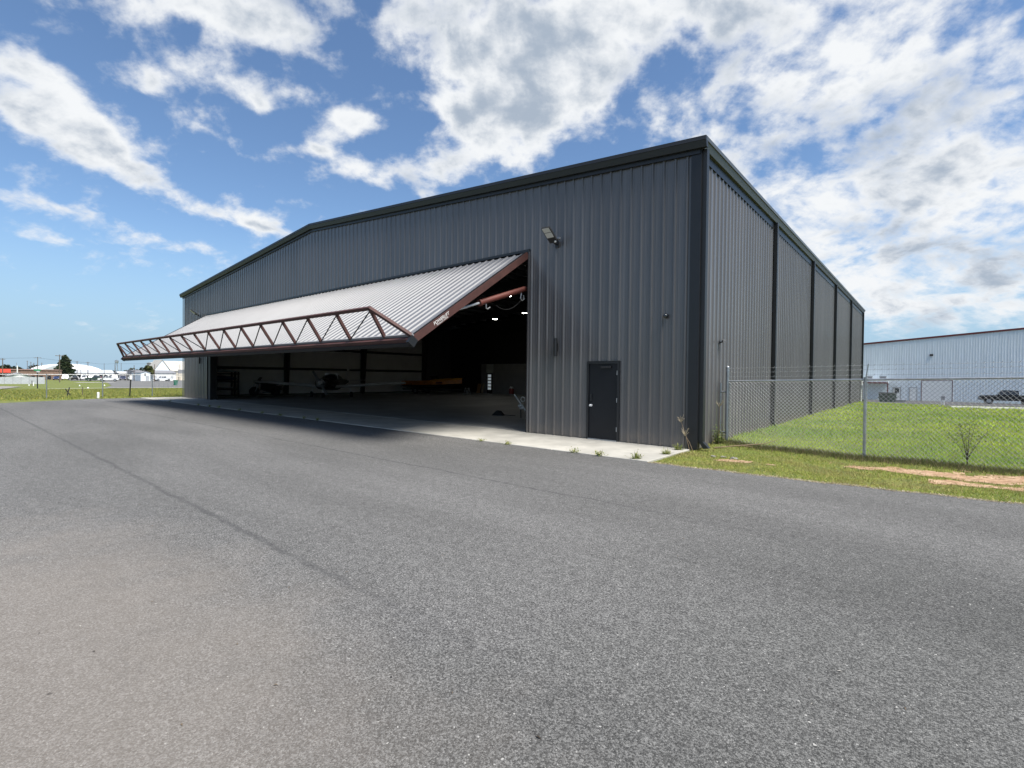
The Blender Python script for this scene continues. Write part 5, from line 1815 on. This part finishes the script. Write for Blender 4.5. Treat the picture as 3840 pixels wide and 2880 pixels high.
def soil_mask(x, y):
    """0..1 where the clay shows through"""
    def el(cx, cy, rx, ry, rot=0.0):
        c_, s_ = math.cos(rot), math.sin(rot)
        dx_, dy_ = x - cx, y - cy
        p_ = (dx_ * c_ + dy_ * s_) / rx
        q_ = (-dx_ * s_ + dy_ * c_) / ry
        return np.exp(-(p_ * p_ + q_ * q_))
    wig = .35 * np.sin(x * 5.1 + 1.3 * y) * np.sin(y * 6.3 - x * 2.2) + .25 * np.sin(x * 11 + y * 7) * np.sin(y * 13 - 3 * x)
    m_ = el(4.05, .05, 1.0, .30, .05) + el(5.4, .35, 1.5, .50, .15) + el(4.7, -.75, .55, .22, .2) + el(1.15, -.95, .42, .30, .3) + .7 * el(5.8, -.5, .9, .25, .2) + .5 * el(2.2, -.9, .5, .2) + .9 * el(7.5, .7, 1.4, .6, .2)
    return m_ + wig * .8 * (m_ > .08)


# bare clay showing through the verge: a thin ragged skin over the turf
gx = np.arange(.3, 9.5, .06)
gy = np.arange(-1.9, 1.6, .06)
X, Y = np.meshgrid(gx, gy)
Ms = soil_mask(X, Y)
Z = terrain(X, Y) + .008
ii = np.arange(X.size).reshape(X.shape)
mm_ = (Ms[:-1, :-1] + Ms[1:, :-1] + Ms[:-1, 1:] + Ms[1:, 1:]) / 4 > .50
q = np.stack([ii[:-1, :-1][mm_], ii[:-1, 1:][mm_], ii[1:, 1:][mm_], ii[1:, :-1][mm_]], 1)
me = bpy.data.meshes.new('bare_soil')
me.from_pydata(np.stack([X.ravel(), Y.ravel(), Z.ravel()], 1).tolist(), [], q.tolist())
me.materials.append(MT['soil'])
bm = bmesh.new()
bm.from_mesh(me)
bmesh.ops.delete(bm, geom=[v for v in bm.verts if not v.link_faces], context='VERTS')
bm.to_mesh(me)
bm.free()
o = bpy.data.objects.new('bare_soil', me)
COL.objects.link(o)
tag(o, kind='structure')


def pick(n_, cols, weights, jit=.25):
    c_ = np.array(cols)[rng.choice(len(cols), n_, p=np.array(weights) / sum(weights))]
    c_ = c_ * rng.uniform(1 - jit, 1 + jit, (n_, 1))
    return np.repeat(c_, 3, 0)


def patchy(x, y, s):
    return np.sin(x * s + 1.7 * np.sin(y * s * .7)) * np.sin(y * s * 1.3 + 1.1 * np.sin(x * s * .9 + 2))


# verge
n_ = 105000
px = rng.uniform(-.1, 10, n_)
py = rng.uniform(-2.5, 1.7, n_)
keep = (py > edge_y(px) - .03 + rng.uniform(-.05, .05, n_)) & (soil_mask(px, py) < rng.uniform(.15, 1.0, n_) ** 1.2 * 1.15) & (rng.random(n_) < .75 + .3 * patchy(px, py, 3))
px, py = px[keep], py[keep]
v, f, _ = blades(len(px), px, py, .012, .062, .007, None, 1.0)
dry_ = np.clip(patchy(px, py, 2.2) + .3 * patchy(px, py, 6.1) + .15, 0, 1)[:, None]
tc_ = pick(len(px), [(.27, .32, .06), (.38, .38, .10), (.40, .33, .14), (.20, .27, .05)], [4, 4, 2.0, 2.5])
tc_ = tc_ * (1 - np.repeat(dry_, 3, 0) * .65) + np.array([[.34, .27, .13]]) * np.repeat(dry_, 3, 0) * .65
o = put('verge_grass', tint_mesh('verge_grass', v, f, tc_, MT['blade']))
tag(o, 'short patchy grass between the asphalt and the fence', 'grass', None, 'stuff')
# dry straw and dirt along the ragged asphalt edge
n_ = 5000
px = rng.uniform(-.1, 10, n_)
py = edge_y(px) + rng.normal(.0, .035, n_) + .03 * np.sin(px * 6)
v, f, _ = blades(n_, px, py, .006, .03, .009, None, 2.5, 'straw', .035)
tc_ = pick(n_, [(.45, .38, .26), (.36, .28, .17), (.55, .50, .40)], [3, 3, 2])
o = put('dry_straw', tint_mesh('dry_straw', v, f, tc_, MT['blade']))
tag(o, 'thin line of dry straw along the ragged asphalt edge', 'straw', None, 'stuff')
# longer brownish grass along the foot of the fence
n_ = 15000
px = rng.uniform(.1, 10, n_)
py = FY + rng.normal(-.15, .20, n_) - .09 * np.clip(px - 3, 0, 9) * 0
v, f, _ = blades(len(px), px, py, .05, .15, .006, None, .8)
tc_ = pick(len(px), [(.13, .15, .05), (.17, .145, .075), (.10, .12, .04), (.22, .17, .10)], [3, 3, 2.5, 2])
o = put('fence_line_grass', tint_mesh('fence_line_grass', v, f, tc_, MT['blade']))
tag(o, 'longer brownish grass along the foot of the right fence', 'grass', None, 'stuff')
# lawn
PX, PY, HH, WW = [], [], [], []
for y0, y1, dens, hh, ww in ((1.6, 4, 620, .075, .0075), (4, 8, 420, .08, .010), (8, 14, 240, .085, .014), (14, 24, 130, .09, .020), (24, 37.5, 80, .09, .028)):
    xmax = 6.5 + (y1 - 1.6) * .16
    n_ = int(dens * (xmax - .1) * (y1 - y0))
    PX.append(rng.uniform(.1, xmax, n_))
    PY.append(rng.uniform(y0, y1, n_))
    HH.append(np.full(n_, hh))
    WW.append(np.full(n_, ww))
px, py, hh, ww = map(np.concatenate, (PX, PY, HH, WW))
n_ = len(px)
pz = terrain(px, py)
a = rng.uniform(0, 2 * PI, n_)
h = hh * rng.uniform(.4, 1.3, n_) * (1 + .6 * np.clip(patchy(px + 3, py, 1.3), 0, 1))
la = rng.uniform(0, 2 * PI, n_)
ll = h * rng.uniform(.1, 1.0, n_)
base = np.stack([px, py, pz - .01], 1)
side = np.stack([np.cos(a) * ww, np.sin(a) * ww, np.zeros(n_)], 1)
tip = base + np.stack([np.cos(la) * ll, np.sin(la) * ll, h], 1)
v = np.stack([base - side, base + side, tip], 1).reshape(-1, 3)
f = np.arange(n_ * 3).reshape(-1, 3)
pat = np.clip(.45 + .45 * patchy(px, py, .55) + .3 * patchy(px, py, 1.9) + .2 * patchy(px, py, 4.7), 0, 1)[:, None]
c_ = (np.array([[.25, .40, .06]]) * (1 - pat) + np.array([[.50, .60, .08]]) * pat) * rng.uniform(.75, 1.25, (n_, 1))
dark = rng.random(n_) < .16
c_[dark] *= .5
str_ = rng.random(n_) < .07
c_[str_] = np.array([.36, .32, .15])
o = put('lawn_grass', tint_mesh('lawn_grass', v, f, np.repeat(c_, 3, 0), MT['blade']))
tag(o, 'bright mown lawn between the hangar and the white building', 'grass', None, 'stuff')
# field on the far left
n_ = 60000
px = rng.uniform(-73, -38.4, n_)
py = rng.uniform(-26, 9, n_)
keep = (px < np.interp(py, [-26, -9.7, -7.2, -5, -2.4, 9], [-26, -35, -36.7, -38.3, -38.4, -38.4]) + .1)
px, py = px[keep], py[keep]
v, f, _ = blades(len(px), px, py, .05, .15, .03, None, .7)
tc_ = pick(len(px), [(.29, .29, .06), (.22, .25, .055), (.36, .32, .10), (.16, .20, .05)], [4, 4, 2, 2])
o = put('field_grass', tint_mesh('field_grass', v, f, tc_, MT['blade']))
tag(o, 'rough yellow green grass beyond the left edge of the asphalt', 'grass', None, 'stuff')


# weeds growing in the joint between concrete and asphalt
def weed_mesh(n_, h, spread, cols, leaf=.03, stems=True, seed=0):
    r_ = np.random.default_rng(seed)
    V, F, T = [], [], []
    c_ = 0
    for k in range(n_):
        a = r_.uniform(0, 2 * PI)
        el_ = r_.uniform(.25, 1.35)
        L_ = h * r_.uniform(.5, 1.2)
        d = np.array([math.cos(a) * math.cos(el_) * spread, math.sin(a) * math.cos(el_) * spread, math.sin(el_)])
        p0 = np.array([r_.normal(0, .03), r_.normal(0, .02), 0])
        sd = np.array([-math.sin(a), math.cos(a), 0]) * .006
        mid_ = p0 + d * L_ * .6
        tip_ = p0 + d * L_ + np.array([0, 0, -.12 * L_ * math.cos(el_)])
        col_ = np.array(cols[r_.integers(len(cols))]) * r_.uniform(.8, 1.2)
        V += [p0 - sd, p0 + sd, mid_ + sd * .7, mid_ - sd * .7, tip_, tip_ + sd * .2]
        F += [(c_, c_ + 1, c_ + 2, c_ + 3), (c_ + 3, c_ + 2, c_ + 5, c_ + 4)]
        T += [col_] * 6
        c_ += 6
        for q_ in range(3):
            s_ = p0 + d * L_ * r_.uniform(.3, 1.0)
            w_ = r_.normal(size=3)
            w_ /= np.linalg.norm(w_)
            x_ = np.cross(w_, d)
            x_ /= np.linalg.norm(x_) + 1e-6
            V += [s_, s_ + w_ * leaf * .5 + x_ * leaf * .25, s_ + w_ * leaf, s_ + w_ * leaf * .5 - x_ * leaf * .25]
            F += [(c_, c_ + 1, c_ + 2, c_ + 3)]
            T += [col_ * r_.uniform(.8, 1.25)] * 4
            c_ += 4
    return tint_mesh('weed', np.array(V), np.array(F), np.array(T), MT['leaf'])


gcols = [(.22, .25, .07), (.30, .29, .10), (.16, .20, .06)]
wm = [weed_mesh(26, .15, 1.1, gcols, .035, True, s) for s in range(4)]
spots = [(-1.96, -2.43, 1.0, 'green weed tuft in the concrete joint, second from the lawn'), (-1.31, -2.42, 1.25, 'spreading green weed in the concrete joint nearest the lawn'), (-4.93, -2.46, .8, 'small weed in the concrete joint in front of the door jamb'), (-4.0, -2.46, 1.0, 'weed tuft in the concrete joint below the sconce')]
for i, (x, y, s, lab) in enumerate(spots):
    o = put('weed', wm[i % 4], None, (x, y, .0), random.uniform(0, 6))
    o.scale = (s * 1.1, s * 1.1, s * .8)
    tag(o, lab, 'weed', 'weeds along the concrete joint')
WEEDL = ['%s weed from the left in the shaded joint under the raised door' % w_ for w_ in ('first', 'second', 'third', 'fourth', 'fifth', 'sixth', 'seventh', 'eighth', 'ninth')]
for i, x in enumerate((-31.7, -26.7, -25.0, -23.7, -21.1, -18.6, -16.8, -14.75, -13.7)):
    o = put('weed', wm[(i + 1) % 4], None, (x, -2.45, 0), random.uniform(0, 6))
    o.scale = (.75 + .3 * random.random(),) * 3
    tag(o, WEEDL[i], 'weed', 'weeds in the shade of the door')
# seeding weeds by the corner
def seed_weed(x, y, h, label, leanx, z=None, n_=11):
    z = gz(x, y) if z is None else z
    t = thing('dry_weed', label, 'weed', (x, y, z), 0, 'dry seeding weeds by the hangar corner')
    top = Vector((leanx, -.03, h))
    MB().tube([(0, 0, -.02), (leanx * .45, -.01, h * .5), top], [.007, .005, .004], 5).build('stem', MT['dry'], t)
    mb = MB()
    for k in range(n_):
        a = k * 2.4
        e = top + Vector((.09 * math.cos(a), .05 * math.sin(a), .02 + .13 * random.random()))
        mb.tube([top - Vector((0, 0, .04)), e], [.005, .004], 4)
        mb.sphere(e, .008, 6, 3)
    mb.build('seed_head', MT['straw'], t)


seed_weed(-.10, -.14, .70, 'tall dry weed with a seed head before the corner trim', -.22, .018)
seed_weed(.02, -.22, .40, 'short dry weed leaning left at the foot of the corner', -.20, 0.0)
seed_weed(.24, .95, 1.0, 'slender dry weed against the side wall by the first fence post', .02)
o = put('weed', weed_mesh(60, .55, .45, [(.12, .16, .04), (.16, .18, .05), (.08, .11, .03)], .05, True, 9), None, (.22, 1.05, gz(.22, 1.05)))
tag(o, 'leafy green weed clump against the side wall behind the corner', 'weed')
for i, (x, y, s, lab) in enumerate(((-.45, -2.30, 1.1, 'grass clump over the concrete end nearest the asphalt'), (-.25, -1.2, 1.0, 'grass clump creeping over the middle of the concrete end'), (-.3, -.35, 1.1, 'small clump at the wall end of the concrete'))):
    o = put('weed', weed_mesh(70, .17, 1.0, gcols, .025, True, 20 + i), None, (x, y, .0))
    o.scale = (s, s, s)
    tag(o, lab, 'weed', 'clumps at the concrete end')
# sapling in the fence
t = thing('sapling', 'thin bushy sapling growing up through the right fence', 'plant', (4.98, 1.55, gz(4.98, 1.55)))
mb = MB()
tips = []
for k in range(13):
    a = random.uniform(0, 2 * PI)
    e = Vector((.42 * math.cos(a) * random.uniform(.3, 1), .2 * math.sin(a), random.uniform(.45, .95)))
    m0 = Vector((e.x * .3, e.y * .3, e.z * .5))
    mb.tube([(0, 0, .15), m0, e], [.006, .004, .002], 4)
    tips += [e, m0.lerp(e, .5), m0.lerp(e, .75)]
mb.tube([(0, 0, -.03), (.01, 0, .35)], [.011, .008], 6)
mb.build('stem', MT['bark'], t)
v, f, tc_ = leaf_cloud([tuple(p) for p in tips], [.09] * len(tips), 1500, .016, [(.20, .26, .07), (.28, .32, .09)], 1)
put('foliage', tint_mesh('foliage', v, f, tc_, MT['leaf']), t)
# fallen branch
t = thing('fallen_branch', 'bare fallen branch lying across the grass by the first fence post', 'branch', (.75, .7, gz(.75, .7)))
MB().tube([(-.45, -.25, .02), (0, 0, .09), (.55, .35, .16), (.8, .6, .26)], [.016, .014, .010, .005], 6).tube([(.1, .06, .10), (.35, .02, .10)], [.012, .008], 5).build('branch', MT['dry'], t)
# stones at the verge
for i, (x, y) in enumerate(((.62, -.62), (.80, -.50), (1.05, -.55))):
    mb = MB().sphere((0, 0, .01), .05 + .012 * i, 8, 5, False, (1.2, .8, .5))
    mb.v = [(a_ + random.uniform(-.012, .012), b_ + random.uniform(-.012, .012), c0 + random.uniform(-.01, .01)) for a_, b_, c0 in mb.v]
    o = mb.build('stone', MT['gold'], None, False, (x, y, gz(x, y)))
    tag(o, ('leftmost', 'middle', 'rightmost')[i] + ' of three small grey stones on the clay by the corner', 'stone', 'stones on the clay by the corner')
# grit, twigs and chips scattered on the asphalt
n_ = 300
px = rng.uniform(-16, 5, n_)
py = rng.uniform(-11.8, -2.6, n_)
sz = rng.uniform(.004, .010, n_)
an = rng.uniform(0, PI, n_)
el = rng.uniform(1.0, 2.6, n_)
V, T = [], []
for k in range(n_):
    ca_, sa_ = math.cos(an[k]), math.sin(an[k])
    a_, b_ = sz[k] * el[k], sz[k] * .6
    col_ = [(.03, .025, .02), (.05, .04, .03), (.42, .40, .36), (.16, .12, .08)][rng.integers(4)]
    for (i_, j_, h_) in ((-1, 0, .002), (0, -1, .003), (1, 0, .002), (0, 1, .003)):
        V.append((px[k] + i_ * a_ * ca_ - j_ * b_ * sa_, py[k] + i_ * a_ * sa_ + j_ * b_ * ca_, h_ + (.006 if i_ == 0 else 0)))
        T.append(col_)
o = put('pavement_grit', tint_mesh('pavement_grit', np.array(V), np.arange(n_ * 4).reshape(-1, 4), np.array(T), MT['leaf']))
tag(o, 'small grit, chips and bits of twig scattered on the asphalt', 'grit', None, 'stuff')
